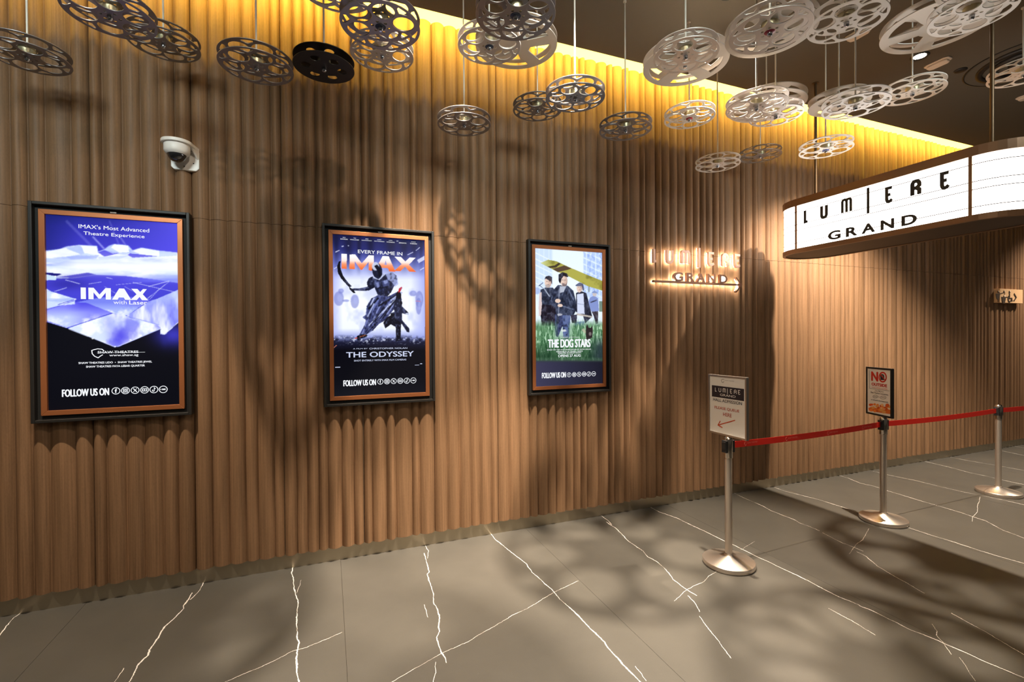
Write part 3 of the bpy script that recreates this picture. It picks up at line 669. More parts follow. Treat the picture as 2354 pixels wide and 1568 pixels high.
T("THE ODYSSEY", (237, 971), (725, 1001), M_TXTB, bold=0.04); T("SHOT ENTIRELY WITH IMAX FILM CAMERAS", (294, 1027), (671, 1030), M_TXTB, bold=0.02)
mb = MB(); P0 = onY(*zp(ZS2, 177, 1080), YS); mb.box(P0[0]-0.018, P0[0]+0.018, YS-0.0012, YS-0.0006, P0[2]-0.003, P0[2]+0.003); mb.build('emblem', M_TXTB, sc); P0 = onY(*zp(ZS2, 778, 1056), YS); mb = MB(); mb.prism([(-0.012, 0), (0, 0.006), (0.012, 0), (0, -0.002)], P0, (1, 0, 0), (0, 0, 1), (0, -1, 0), 0.0006, 0.0012); mb.build('emblem', M_TXTB, sc); mb = MB(); mb.box(P0[0]-0.05, P0[0]-0.016, YS-0.0012, YS-0.0006, P0[2]-0.010, P0[2]-0.007)
mb.build('emblem', M_TXTB, sc)
T("FOLLOW US ON", (217, 1174), (453, 1209), bold=0.048)
icons(sc, ZS2, [(484, 1184), (532, 1182), (580, 1180), (628, 1178), (675, 1177), (722, 1175)], 21)

# ---- third display: four nameless walkers in grass
t3, r3 = display(2.0397, 'lit poster display with four walkers in green grass, rightmost, beside the glowing sign')
p = Painter(*r3, ZS3); u, v = p.u, p.v
p.c = p.grad(v, [(110, (226, 240, 255)), (500, (236, 246, 255)), (700, (226, 238, 250)), (1000, (120, 160, 130)), (1100, (40, 50, 50)), (1130, (46, 44, 66)), (1320, (66, 64, 92))])/255
n1 = p.noise(60, 60); n2 = p.noise(16, 30); n3 = p.noise(10, 60)
B = np.clip((305-u)/14, 0, 1)*np.clip((620-v)/200, 0, 1); p.put(B, (192, 214, 248), 0.75)
B2 = np.clip((u-560)/10, 0, 1)*np.clip((640-v)/150, 0, 1); p.put(B2, (176, 200, 246), 0.85)
for k_ in range(9):
    p.put(B*np.exp(-((v-(150+k_*52)-0.5*(u-145))/5)**2), (240, 248, 255), 0.8); p.put(B2*np.exp(-((v-(140+k_*54)-0.45*(u-560)*(1 if k_ % 2 else 1))/6)**2), (228, 242, 255), 0.9)
for x in (590, 630, 668, 700): p.put(B2*np.exp(-((u-x)/4)**2), (226, 240, 255), 0.8)
for x in (185, 225, 268, 296): p.put(B*np.exp(-((u-x)/4)**2), (226, 240, 255), 0.6)
p.put(B2*np.clip((n2-0.5)*5, 0, 1), (120, 150, 226), 0.45)
W = p.mask([(198, 242), (262, 214), (330, 226), (460, 285), (600, 345), (726, 395), (726, 478), (600, 440), (430, 352), (330, 312), (255, 272)], 1)
p.put(W, (172, 168, 78)); p.put(W*np.clip((n1-0.45)*4, 0, 1), (126, 122, 52), 0.8); p.put(W*np.clip((300-u)/100, 0, 1), (222, 232, 170), 0.9)
p.poly([(255, 272), (318, 262), (352, 240), (368, 248), (330, 280), (280, 285)], (60, 48, 40), 1, 0.9); p.poly([(300, 292), (360, 276), (400, 262), (462, 288), (430, 300), (345, 320)], (78, 58, 50), 1, 0.9)
p.line((612, 440), (612, 490), 7, (120, 120, 70), 1)
p.put(((u > 700) & (v > 570) & (v < 660))*1.0, (70, 96, 70), 0.7); p.ell(165, 480, 30, 30, (150, 170, 220), 3, 0.7); p.line((180, 440), (218, 410), 6, (60, 70, 100), 1, 0.8); p.line((185, 430), (215, 455), 6, (60, 70, 100), 1, 0.8)
before = p.c.copy()
# left walker
K, SK, JN = (30, 32, 44), (226, 200, 186), (92, 108, 158)
p.poly([(196, 470), (240, 452), (300, 452), (335, 490), (335, 600), (330, 700), (325, 775), (215, 770), (195, 690), (205, 590), (192, 540)], (52, 58, 78), 1); p.poly([(196, 600), (330, 600), (325, 780), (205, 780)], (34, 28, 40), 2)
p.poly([(186, 500), (205, 490), (208, 600), (200, 690), (182, 700), (180, 620)], (214, 196, 196), 1); p.line((220, 450), (275, 530), 9, (190, 200, 220), 1, 0.8)
p.ell(261, 405, 30, 48, SK, 1); p.poly([(230, 385), (240, 358), (270, 350), (295, 362), (295, 425), (284, 400), (240, 375)], (58, 56, 66), 1); p.ell(258, 440, 22, 16, (170, 160, 160), 2, 0.8)
# front walker
p.poly([(318, 680), (455, 680), (448, 780), (440, 890), (395, 900), (385, 780), (345, 880), (320, 860)], (56, 64, 104), 1); p.poly([(385, 690), (452, 690), (440, 880), (392, 880)], JN, 2, 0.9)
p.poly([(300, 480), (345, 432), (430, 436), (478, 480), (500, 570), (505, 640), (480, 690), (330, 690), (320, 620), (270, 590), (276, 545)], (46, 52, 74), 1)
for a, b, w in (((440, 470), (480, 560), 10), ((300, 520), (285, 570), 9), ((400, 460), (380, 520), 8), ((380, 610), (480, 640), 9), ((430, 500), (450, 600), 7)): p.line(a, b, w, (112, 124, 156), 2, 0.7)
p.poly([(345, 440), (420, 438), (395, 490), (360, 500)], (210, 216, 232), 2, 0.8); p.line((350, 440), (345, 760), 24, (56, 62, 84), 1); p.line((356, 460), (352, 700), 6, (170, 180, 205), 1, 0.8); p.ell(345, 566, 24, 18, SK, 1); p.ell(365, 606, 22, 14, SK, 1); p.ell(362, 684, 22, 10, (200, 200, 210), 1, 0.8)
p.ell(396, 394, 32, 46, SK, 1); p.poly([(350, 385), (352, 340), (385, 320), (425, 332), (434, 362), (420, 362), (395, 352), (378, 375), (366, 420), (356, 405)], (36, 32, 40), 1); p.poly([(380, 412), (410, 425), (425, 410), (420, 440), (385, 440)], (96, 80, 84), 2, 0.8)
# third walker
p.poly([(485, 750), (575, 740), (560, 850), (510, 870)], (112, 132, 180), 1); p.poly([(500, 500), (540, 480), (590, 500), (615, 600), (640, 700), (580, 760), (560, 690), (500, 660)], (46, 48, 66), 1)
p.poly([(508, 510), (565, 500), (575, 680), (512, 676)], (206, 214, 238), 2); p.line((512, 590), (570, 600), 6, (140, 150, 180), 1, 0.7); p.line((505, 680), (640, 705), 16, (190, 180, 170), 1, 0.9); p.poly([(455, 690), (510, 684), (505, 760), (465, 755)], (40, 36, 52), 1)
p.ell(530, 455, 24, 40, SK, 1); p.poly([(496, 432), (530, 408), (562, 420), (572, 470), (560, 482), (548, 440), (500, 440)], (84, 90, 118), 1)
# far walker and dog
p.poly([(620, 540), (655, 520), (690, 545), (698, 650), (680, 660), (690, 755), (672, 768), (650, 690), (625, 640), (608, 580)], (120, 136, 196), 1, 0.9); p.poly([(635, 660), (690, 655), (690, 760), (670, 765), (655, 700)], (66, 56, 60), 1, 0.9); p.ell(660, 505, 18, 24, (200, 190, 190), 1); p.poly([(632, 498), (660, 476), (690, 500), (660, 500)], (130, 150, 200), 1); p.line((625, 580), (680, 560), 10, (60, 60, 80), 1, 0.8)
for fx, fy, k_ in ((261, 405, 1.0), (396, 394, 1.05), (530, 455, 0.85)):
    for dx in (-9, 10): p.ell(fx+dx*k_, fy-6*k_, 5*k_, 3*k_, (70, 52, 52), 1, 0.85)
    p.line((fx+1, fy-4*k_), (fx+3*k_, fy+10*k_), 4*k_, (176, 140, 126), 1, 0.7); p.line((fx-7*k_, fy+21*k_), (fx+9*k_, fy+20*k_), 3.5*k_, (120, 70, 70), 1, 0.8); p.put(np.clip(((u-fx)/(26*k_)), 0, 1)*(np.hypot((u-fx)/(30*k_), (v-fy)/(46*k_)) < 1), (150, 116, 108), 0.45)
fig = np.clip(np.abs(p.c-before).sum(-1)*4, 0, 1); nf = p.noise(20, 26, 4); lum = p.c.mean(-1)
p.put(fig*np.clip((nf-0.52)*5, 0, 1)*(lum < 0.5), (128, 138, 166), 0.35); p.put(fig*np.clip((0.46-nf)*5, 0, 1)*(lum < 0.5), (8, 9, 18), 0.5)
gm = np.clip((v-730-60*(n3-0.5))/60, 0, 1)*np.clip((1085-v)/40, 0, 1)
gm2 = gm*np.clip(np.maximum(np.maximum(np.abs(u-390)/60-0.6, (v-860)/60), 0), 0, 1)
p.put(gm2, (88, 134, 92), 0.9); p.put(gm2*np.clip((n3-0.5)*5, 0, 1), (40, 84, 50), 0.9); p.put(gm2*np.clip((p.noise(9, 40)-0.58)*8, 0, 1), (186, 224, 190), 0.85); p.put(gm2*np.clip((v-900)/150, 0, 1)*np.clip(0.4+np.abs(u-440)/300, 0, 1), (22, 48, 32), 0.75); p.put(gm*np.clip((u-600)/100, 0, 1)*np.clip((v-840)/120, 0, 1), (40, 52, 62), 0.8)
p.poly([(588, 900), (585, 840), (588, 790), (596, 766), (608, 795), (625, 800), (642, 780), (645, 830), (640, 880), (620, 892)], (44, 36, 38), 1); p.ell(622, 850, 12, 16, (150, 136, 136), 2, 0.7); p.poly([(548, 815), (570, 800), (586, 830), (580, 850)], (190, 180, 160), 1, 0.7); p.poly([(370, 815), (410, 812), (420, 828), (385, 832)], (226, 232, 230), 1, 0.8)
bm_ = np.clip((v-1075-8*(n1-0.5))/22, 0, 1); p.put(bm_, p.grad(u+0*(v), [(150, (60, 58, 84)), (420, (44, 44, 66)), (720, (26, 26, 40))]), 0.95)  # purplish reflection on the screen, painted into the bottom of the picture
sc = p.build(t3, 1.12)
T = lambda *a, **k_: stext(sc, ZS3, *a, **k_)
T("THE DOG STARS", (258, 896), (625, 964), bold=0.055); T("A RIDLEY SCOTT FILM", (370, 876), (520, 882), bold=0.02)
T("BASED ON THE ACCLAIMED NOVEL BY PETER HELLER", (252, 983), (630, 985), bold=0.02); T("SCREENPLAY BY MARK L. SMITH", (330, 997), (557, 1003), bold=0.02); T("DIRECTED BY RIDLEY SCOTT", (345, 1010), (545, 1017), bold=0.02)
T("OPENS 27 AUG", (347, 1028), (540, 1045), bold=0.04); T("FOLLOW US ON", (207, 1184), (414, 1224), bold=0.048)
icons(sc, ZS3, [(441, 1201), (485, 1199), (527, 1197), (570, 1195), (611, 1194), (652, 1192)], 18)
# ---------------------------------------------------------------- marquee light box
XM, RM, YA, YB = 4.20, 0.27, -0.629, -1.943
XC = XM+RM
ZF0, ZF1, ZL0, ZL1 = 2.531, 2.940, 2.490, 3.007
M_BRONZE = mat('bronze_trim', rgb(136, 102, 72), 0.42, 0.35)
M_MARQ = mat('light_panel_white', (0.8, 0.8, 0.8), 0.4, emit=(1.0, 0.93, 0.86), es=7.5)
M_INK = mat('marquee_letter_black', rgb(44, 38, 33), 0.6)
M_LINE = mat('marquee_rail', rgb(96, 78, 70), 0.5)
def stadium(r, n=20):
    """outline seen from above, starting at the far end of the left face and running towards the near end"""
    pts = [(XC-r, YA), (XC-r, YB)]
    pts += [(XC-r*math.cos(a), YB-r*math.sin(a)) for a in np.linspace(0, math.pi, n)[1:]]
    pts += [(XC+r, YA)]+[(XC+r*math.cos(a), YA+r*math.sin(a)) for a in np.linspace(0, math.pi, n)[1:-1]]
    return pts
def band(mb, r0, r1, z0, z1):
    A, B = stadium(r0), stadium(r1); n = len(A); vs = []
    for z in (z0, z1):
        for Q in (A, B): vs += [(x, y, z) for x, y in Q]
    fs = []
    for i in range(n):
        j = (i+1) % n
        fs += [(i, j, n+j, n+i), (2*n+i, 3*n+i, 3*n+j, 2*n+j), (i, 2*n+i, 2*n+j, j), (n+i, n+j, 3*n+j, 3*n+i)]
    mb.add(vs, fs)
mq = thing('marquee_sign', (XC, (YA+YB)/2, ZL0), 'long white illuminated marquee box with bronze rims hung from ceiling rods', 'sign')
mb = MB(); band(mb, RM-0.012, RM, ZF0, ZF1); mb.build('light_panel', M_MARQ, mq)
mb = MB(); band(mb, RM-0.015, RM+0.012, ZL0, ZF0); mb.build('bottom_rim', M_BRONZE, mq)
mb = MB(); band(mb, RM-0.015, RM+0.012, ZF1, ZL1); mb.build('top_rim', M_BRONZE, mq)
MB().prism(stadium(RM-0.014), (0, 0, 0), (1, 0, 0), (0, 1, 0), (0, 0, 1), ZL0+0.006, ZL0+0.016).build('underside', mat('bronze_dark', rgb(66, 54, 44), 0.55, 0.3), mq)
MB().prism(stadium(RM-0.014), (0, 0, 0), (1, 0, 0), (0, 1, 0), (0, 0, 1), ZL1-0.02, ZL1-0.008).build('top_cover', mat('bronze_dark', (0, 0, 0)), mq)
H = ZF1-ZF0
for f_ in (0.139, 0.437, 0.570, 0.868):
    mb = MB(); z = ZF1-f_*H; band(mb, RM-0.001, RM+0.003, z-0.0026, z+0.0026); mb.build('letter_rail', M_LINE, mq)
for y in (YA, YB):
    MB().box(XM-0.006, XM+0.004, y-0.010, y+0.010, ZF0, ZF1).build('divider', M_BRONZE, mq)
    MB().box(XM+2*RM-0.004, XM+2*RM+0.006, y-0.010, y+0.010, ZF0, ZF1).build('divider', M_BRONZE, mq)
for y in (YA, YB):
    mb = MB(); mb.tube([(XC, y, ZL1-0.01), (XC, y, ZC)], 0.012, 10); mb.lathe([(0.03, ZC-0.006), (0.03, ZC)], 16, Matrix.Translation((XC, y, 0))); mb.build('hanging_rod', mat('rod_brown', rgb(92, 72, 50), 0.4, 0.6), mq)
ZM = (1754, 320, 3.92)
def my(x, yy=600): return onX(*zp(ZM, x, yy), XM)[1]
zcap1 = onX(*zp(ZM, 370, 635), XM)[2]; zcap0 = onX(*zp(ZM, 370, 762), XM)[2]
zbar1 = onX(*zp(ZM, 940, 440), XM)[2]; zbar0 = onX(*zp(ZM, 940, 672), XM)[2]
FRM = lambda y, z: ((XM, y, z), (0, -1, 0), (0, 0, 1), (-1, 0, 0))
for ch, xa, xb in (('L', 370, 415), ('U', 517, 587), ('M', 706, 806), ('|', 938, 962), ('E', 1102, 1180), ('R', 1330, 1430), ('E', 1597, 1695)):
    ya, yb = my(xa), my(xb); w = ya-yb; z0, z1 = (zbar0, zbar1) if ch == '|' else (zcap0, zcap1)
    hw = w*0.5 if ch == '|' else min(0.0140, {'M': 0.115, 'L': 0.24}.get(ch, 0.19)*w)
    mb = MB()
    if ch == '|': mb.ribbon([(w/2, 0), (w/2, z1-z0)], hw, *FRM(ya, z0), 0.002, 0.0055)
    else:
        for k_, path in enumerate(deco(ch, w-2*hw, (z1-z0)-2*hw)): mb.ribbon([(hw+a, hw+b) for a, b in path], hw, *FRM(ya, z0), 0.002+0.0004*k_, 0.0055+0.0004*k_)
    mb.build('letter', M_INK, mq)
zg1 = onX(*zp(ZM, 1250, 695), XM)[2]; zg0 = onX(*zp(ZM, 1250, 787), XM)[2]
for ch, xa, xb in (('G', 588, 702), ('R', 750, 857), ('A', 890, 1015), ('N', 1062, 1185), ('D', 1250, 1390)):
    mb = MB(); ya, yb = my(xa, 800), my(xb, 800)
    text_rect(mb, ch, 0, ya-yb, 0, zg1-zg0, *FRM(ya, zg0), d=0.002, depth=0.0035, bold=0.034); mb.build('letter', M_INK, mq)

# ---------------------------------------------------------------- halo-lit wall sign with arrow
ZW = (1450, 540, 6.726); YW = -0.105
def wx(x, y=400): return onY(*zp(ZW, x, y), YW)[0]
def wz(x, y): return onY(*zp(ZW, x, y), YW)[2]
ws = thing('wall_sign', (3.5, 0, 2.2), 'small halo-lit lettering sign with arrow on the fluted wall, right of posters', 'sign')
M_SROSE = mat('sign_letter_rose', rgb(214, 172, 152), 0.4, 0.25)
M_SBRON = mat('sign_letter_bronze', rgb(138, 98, 76), 0.4, 0.3)
M_HALO = mat('halo_led', (0.8, 0.8, 0.8), 0.5, emit=(1.0, 0.86, 0.66), es=52)
halo = MB()
def FW(x, z): return ((x, YW, z), (1, 0, 0), (0, 0, 1), (0, -1, 0))
l1, l0 = wz(350, 195), wz(350, 428)
for ch, xa, xb in (('L', 350, 412), ('U', 555, 665), ('M', 784, 924), ('|', 1040, 1090), ('E', 1205, 1303), ('R', 1415, 1520), ('E', 1610, 1708)):
    xl, xr = wx(xa), wx(xb); w = xr-xl; z0, z1 = (wz(1065, 525), wz(1065, 182)) if ch == '|' else (l0, l1)
    hw = 0.0125; mb = MB(); paths = [[(w/2, hw), (w/2, z1-z0-hw)]] if ch == '|' else [[(hw+a, hw+b) for a, b in q] for q in deco(ch, w-2*hw, z1-z0-2*hw)]
    for k_, q in enumerate(paths):
        mb.ribbon(q, hw, *FW(xl, z0), -0.028+0.0008*k_, 0.0008*k_); halo.ribbon(q, hw*0.6, *FW(xl, z0), -0.034, -0.0285)
    mb.build('letter', M_SROSE, ws, bevel=0.0015)
g1, g0 = wz(1375, 612), wz(1375, 745)
for ch, xa, xb in (('G', 665, 810), ('R', 868, 990), ('A', 1022, 1150), ('N', 1192, 1310), ('D', 1376, 1494)):
    mb = MB(); text_rect(mb, ch, 0, wx(xb)-wx(xa), 0, g1-g0, *FW(wx(xa), g0), d=-0.028, depth=0.028, bold=0.03); mb.build('letter', M_SBRON, ws)
    halo.ribbon([(0.02, (g1-g0)/2), (wx(xb)-wx(xa)-0.02, (g1-g0)/2)], 0.022, *FW(wx(xa), g0), -0.034, -0.0285)
ba = wx(355, 713); bb = wx(1700, 768); zb_ = wz(355, 713)
mb = MB(); mb.ribbon([(0, 0), (bb-ba, 0)], 0.0095, *FW(ba, zb_), -0.03, 0.002)
hx, hz = bb-ba-0.062, 0.075
mb.ribbon([(hx, hz), (bb-ba+0.01, 0), (hx, -hz)], 0.0085, *FW(ba, zb_), -0.026, 0.001)
mb.build('arrow', M_SBRON, ws)
halo.ribbon([(0, 0), (bb-ba-0.02, 0)], 0.0075, *FW(ba, zb_), -0.037, -0.0305); halo.ribbon([(hx+0.01, hz-0.01), (bb-ba-0.01, 0), (hx+0.01, -hz+0.01)], 0.005, *FW(ba, zb_), -0.033, -0.0265)
halo.build('halo_light', M_HALO, ws)
pins = MB()
for x in np.linspace(ba+0.05, bb-0.1, 8):
    pins.tube([(x, YW+0.02, zb_), (x, -0.04, zb_)], 0.003, 6)
for xa in (362, 575, 800, 1064, 1225, 1432, 1632): pins.tube([(wx(xa)+0.008, YW+0.02, (l0+l1)/2), (wx(xa)+0.008, -0.03, (l0+l1)/2)], 0.003, 6)
pins.build('standoff_pins', M_SBRON, ws)

# ---------------------------------------------------------------- washroom sign
tx0, tx1, tz0, tz1 = 9.006, 9.622, 2.150, 2.352
TY = -0.115
ts = thing('washroom_sign', ((tx0+tx1)/2, 0, tz0), 'beige washroom sign with dark figures and arrow on the right end of wall', 'sign')
MB().box(tx0, tx1, TY, -0.03, tz0, tz1).build('plate', mat('sign_beige', rgb(205, 168, 128), 0.5), ts, bevel=0.003)
M_PIC = mat('pictogram_brown', rgb(52, 36, 22), 0.6); M_STUD = mat('pictogram_pale', rgb(250, 226, 200), 0.4)
ZTt = (2240, 640, 15.68)
def tp(x, y): q = onY(*zp(ZTt, x, y), TY); return (q[0], q[2])
FT = ((0, TY, 0), (1, 0, 0), (0, 0, 1), (0, -1, 0))
def pic(polys, ribs, heads):
    mb = MB()
    for q in polys: mb.prism([tp(*a) for a in q], *FT, 0.0005, 0.006)
    for q, w in ribs: mb.ribbon([tp(*a) for a in q], w, *FT, 0.0005, 0.006)
    for (x, y, r) in heads:
        c = tp(x, y); mb.prism([(c[0]+r*math.cos(a), c[1]+r*math.sin(a)) for a in np.linspace(0, 2*math.pi, 13)[:-1]], *FT, 0.0005, 0.006)
    mb.build('pictogram', M_PIC, ts)
pic([[(765, 545), (912, 540), (890, 650), (865, 740), (845, 770), (820, 775), (785, 720), (768, 640)]], [([(840, 770), (838, 850)], 0.003), ([(905, 555), (1030, 520)], 0.004)], [(850, 485, 0.018)])
pic([[(972, 665), (1115, 670), (1105, 780), (1085, 860), (1070, 905), (1005, 905), (985, 800)]], [([(1110, 672), (1195, 680)], 0.003), ([(1085, 540), (1062, 610)], 0.004)], [(1062, 485, 0.018)])
pic([], [([(1255, 540), (1258, 690), (1240, 716), (1340, 716), (1352, 835)], 0.008), ([(1225, 640), (1205, 720), (1215, 800), (1250, 845), (1290, 830), (1315, 780)], 0.009)], [(1258, 490, 0.018)])
pic([], [([(1420, 552), (1498, 688), (1412, 812)], 0.009)], [])
st_ = MB()
for (x, y, r) in ((858, 462, 0.009), (1068, 462, 0.009), (1266, 468, 0.010), (1070, 632, 0.016)):
    c = tp(x, y); st_.prism([(c[0]+r*math.cos(a), c[1]+r*math.sin(a)) for a in np.linspace(0, 2*math.pi, 11)[:-1]], *FT, 0.004, 0.009)
st_.build('highlight_dots', M_STUD, ts)

# ---------------------------------------------------------------- security camera
cx, cy, cz = onY(407, 350, -0.145)
sc_ = thing('security_camera', (cx, 0, cz-0.1), 'white dome security camera on wall bracket above the leftmost poster', 'camera')
M_WHITE = mat('white_plastic', rgb(232, 228, 222), 0.4)
p0 = onY(391, 362, -0.06); p1 = onY(458.5, 396.5, -0.06)
mb = MB(); pw0, pw1, pz0, pz1 = p0[0]+0.004, p1[0], p1[2]+0.005, cz+0.045
c_ = 0.018
mb.prism([(pw0+c_, pz0), (pw1-c_, pz0), (pw1, pz0+c_), (pw1, pz1), (pw0, pz1), (pw0, pz0+c_)], (0, 0, 0), (1, 0, 0), (0, 0, 1), (0, -1, 0), 0.030, 0.064)
mb.build('wall_plate', M_WHITE, sc_, bevel=0.004)
mb = MB(); R_ = 0.088; zt_ = cz+0.048
arcp = [(cx+R_*math.cos(a), cy-R_*math.sin(a)) for a in np.linspace(0.0, math.pi, 49)]
outline = [(pw1, -0.05)]+[(cx+R_, cy)] + arcp[1:-1] + [(cx-R_, cy), (min(pw0, cx-R_*0.75), -0.05)]
mb.prism(outline, (0, 0, 0), (1, 0, 0), (0, 1, 0), (0, 0, 1), zt_, zt_+0.022)
mb.add([(pw1, -0.055, zt_+0.02), (pw1, -0.055, pz0+0.07), (cx+R_*0.9, cy+0.01, zt_+0.004), (pw1-0.012, -0.055, zt_+0.02), (pw1-0.012, -0.055, pz0+0.07), (cx+R_*0.9-0.012, cy+0.01, zt_+0.004)],
       [(0, 1, 2), (3, 5, 4), (0, 3, 4, 1), (1, 4, 5, 2), (0, 2, 5, 3)])
mb.build('bracket', M_WHITE, sc_, bevel=0.004)
mb = MB(); mb.lathe([(0.070, 0.0), (0.073, -0.004), (0.073, -0.045), (0.066, -0.058), (0.056, -0.066)], 32, Matrix.Translation((cx, cy, zt_)))
mb.build('housing', M_WHITE, sc_)
mb = MB(); mb.lathe([(0.054*math.cos(a), -0.064-0.05*math.sin(a)) for a in np.linspace(0, 1.5, 9)], 28, Matrix.Translation((cx, cy, zt_)))
mb.build('dome', mat('smoked_dome', (0.012, 0.012, 0.014), 0.06, 0.0, spec=0.8, coat=0.6), sc_)
mb = MB()
for (sx, sz) in ((0.80, 0.6), (0.47, 0.22)):
    x = pw0+(pw1-pw0)*sx; z = pz0+(pz1-pz0)*0.5*sz+0.01
    mb.prism([(x+0.004*math.cos(a), z+0.004*math.sin(a)) for a in np.linspace(0, 2*math.pi, 9)[:-1]], (0, 0, 0), (1, 0, 0), (0, 0, 1), (0, -1, 0), 0.060, 0.0655)
mb.build('screw', mat('screw_dark', rgb(30, 30, 45), 0.4, 0.5), sc_)

# ---------------------------------------------------------------- queue stanchions, signs and belts
M_STEEL = mat('brushed_steel', rgb(222, 210, 198), 0.33, 0.9)
M_STEEL2 = mat('polished_cap', rgb(206, 196, 186), 0.16, 1.0)
M_CASS = mat('cassette_black', rgb(24, 24, 26), 0.45)
posts = [onZ(1675, 1297), onZ(2030.5, 1198), onZ(2295, 1135)]
posts.append(posts[2]+(posts[2]-posts[1])); HP = 0.95
glab = ['steel queue stanchion nearest, carrying the white hall admission sign', 'steel queue stanchion in the middle, carrying the black framed notice', 'steel queue stanchion without any sign, farther right on the floor', 'steel queue stanchion farthest along the belt line beyond the right edge']
proto = None
for i, P in enumerate(posts):
    loc = (P[0], P[1], 0.0)
    if proto is None:
        s = thing('queue_stanchion', (0, 0, 0), glab[0], 'stanchion', 'queue stanchions along the wall')
        MB().lathe([(0.178, 0.0), (0.178, 0.006), (0.182, 0.010), (0.182, 0.034), (0.178, 0.037), (0.034, 0.072), (0.030, 0.085)], 48).build('base', M_STEEL, s)
        MB().lathe([(0.0255, 0.06), (0.0255, 0.80)], 24).build('pole', M_STEEL, s)
        MB().lathe([(0.030, 0.795), (0.031, 0.80), (0.031, 0.925), (0.028, 0.942), (0.020, HP)], 28).build('head', M_STEEL2, s)
        mb = MB()
        for a in (0, 180):
            Mx = Matrix.Rotation(math.radians(a), 4, 'Z'); mb.box(0.024, 0.043, -0.022, 0.022, 0.835, 0.925, Mx)
            mb.box(0.040, 0.047, -0.016, 0.016, 0.855, 0.915, Mx)
        mb.build('cassette', M_CASS, s, bevel=0.003)
        proto = s
    else:
        s = proto.copy(); COL.objects.link(s); s['label'] = glab[i]
        for ch in proto.children:
            c = ch.copy(); COL.objects.link(c); c.parent = s
    s.location = loc
proto.location = (posts[0][0], posts[0][1], 0)
M_BELT = mat('belt_red', rgb(216, 30, 12), 0.5); M_BPRINT = mat('belt_print', rgb(226, 120, 104), 0.6)
blab = ['red queue belt between first and second stanchions, with pale prints', 'red queue belt between second and third stanchions', 'red queue belt running from third stanchion past the right edge']
for i in range(3):
    A, B = posts[i], posts[i+1]; d = (B-A)/np.linalg.norm(B-A); a = A+d*0.0485; b = B-d*0.0485; nrm = np.array([-d[1], d[0], 0]); L_ = np.linalg.norm(b-a)
    mb = MB(); n = 14; vs = []
    for k_ in range(n+1):
        t = k_/n; q = a+(b-a)*t; sag = -0.012*4*t*(1-t)
        for (o_, z) in ((-0.001, 0.862), (0.001, 0.862), (0.001, 0.910), (-0.001, 0.910)): vs.append((q[0]+nrm[0]*o_, q[1]+nrm[1]*o_, z+sag))
    fs = [(4*k_+j, 4*k_+(j+1) % 4, 4*(k_+1)+(j+1) % 4, 4*(k_+1)+j) for k_ in range(n) for j in range(4)]+[(0, 1, 2, 3), (4*n+3, 4*n+2, 4*n+1, 4*n)]
    mb.add(vs, fs); mid = (a+b)/2
    bl = mb.build('queue_belt', M_BELT, None, loc=(mid[0], mid[1], 0.862)); tag(bl, blab[i], 'belt', 'red queue belts between the stanchions')
    if i == 0:
        for t in (0.07, 0.32, 0.60, 0.86):
            q = a+(b-a)*t; sag = -0.012*4*t*(1-t); pm_ = MB(); fr = ((q[0], q[1], 0.878+sag), tuple(d), (0, 0, 1), tuple(-nrm))
            pm_.ribbon([(x*0.0009, z*0.0009) for x, z in ((8, 20), (0, 22), (-9, 18), (-12, 6), (-4, -6), (2, -10), (9, -2), (12, 6))], 0.0016, *fr, 0.0012, 0.0016)
            text_rect(pm_, 'SHAW THEATRES', 0.018, 0.13, 0.004, 0.016, *fr, d=0.0014, bold=0.02); pm_.build('belt_print', M_BPRINT, bl)

M_PAPER = mat('sign_paper', rgb(248, 242, 234), 0.6); M_SILV = mat('silver_frame', rgb(178, 172, 164), 0.3, 0.9)
M_PINK = mat('print_black', rgb(44, 34, 40), 0.6); M_PRED = mat('print_orange', rgb(196, 72, 30), 0.6); M_PREDB = mat('print_red', rgb(206, 44, 20), 0.6); M_PGREY = mat('print_grey', rgb(120, 112, 106), 0.6)
def signplane(P, ux, n, off):
    o = np.array([P[0], P[1], 0.0])+np.array(n)*off
    return o, np.array(ux, float), np.array(n, float)
def uvp(pl, x, y):
    o, ux, n = pl; q = onP(x, y, o, n); return float((q-o)@ux), float(q[2])
def signframe(name, P, ux, n, corners, label, fmat, pmat, edge):
    """corners: pixel TL, TR, BL, BR of the outer frame"""
    pl = signplane(P, ux, n, 0.013)
    uv = [uvp(pl, *c) for c in corners]
    u0 = (uv[0][0]+uv[2][0])/2; u1 = (uv[1][0]+uv[3][0])/2; v1 = (uv[0][1]+uv[1][1])/2; v0 = (uv[2][1]+uv[3][1])/2
    v0 = HP+0.004
    s = thing(name, (P[0], P[1], HP), label, 'sign')
    un = pl[2]; fr = (pl[0], pl[1], (0, 0, 1), un)
    mb = MB(); w = edge
    for poly in ([(u0, v0), (u0, v1), (u0+w, v1-w), (u0+w, v0+w)], [(u1, v1), (u1, v0), (u1-w, v0+w), (u1-w, v1-w)], [(u0, v1), (u1, v1), (u1-w, v1-w), (u0+w, v1-w)], [(u1, v0), (u0, v0), (u0+w, v0+w), (u1-w, v0+w)]):
        mb.prism(poly, *fr, -0.022, 0.002)
    mb.build('frame', fmat, s, bevel=0.0015)
    pp = MB(); pp.prism([(u0+w*0.8, v0+w*0.8), (u1-w*0.8, v0+w*0.8), (u1-w*0.8, v1-w*0.8), (u0+w*0.8, v1-w*0.8)], *fr, -0.018, -0.003); pp = pp.build('poster_sheet', pmat, s)
    st = MB(); st.box(P[0]-0.012, P[0]+0.012, P[1]-0.012, P[1]+0.012, HP+0.0005, v0+0.004); st.build('mount', M_STEEL, s)
    return s, pl, pp
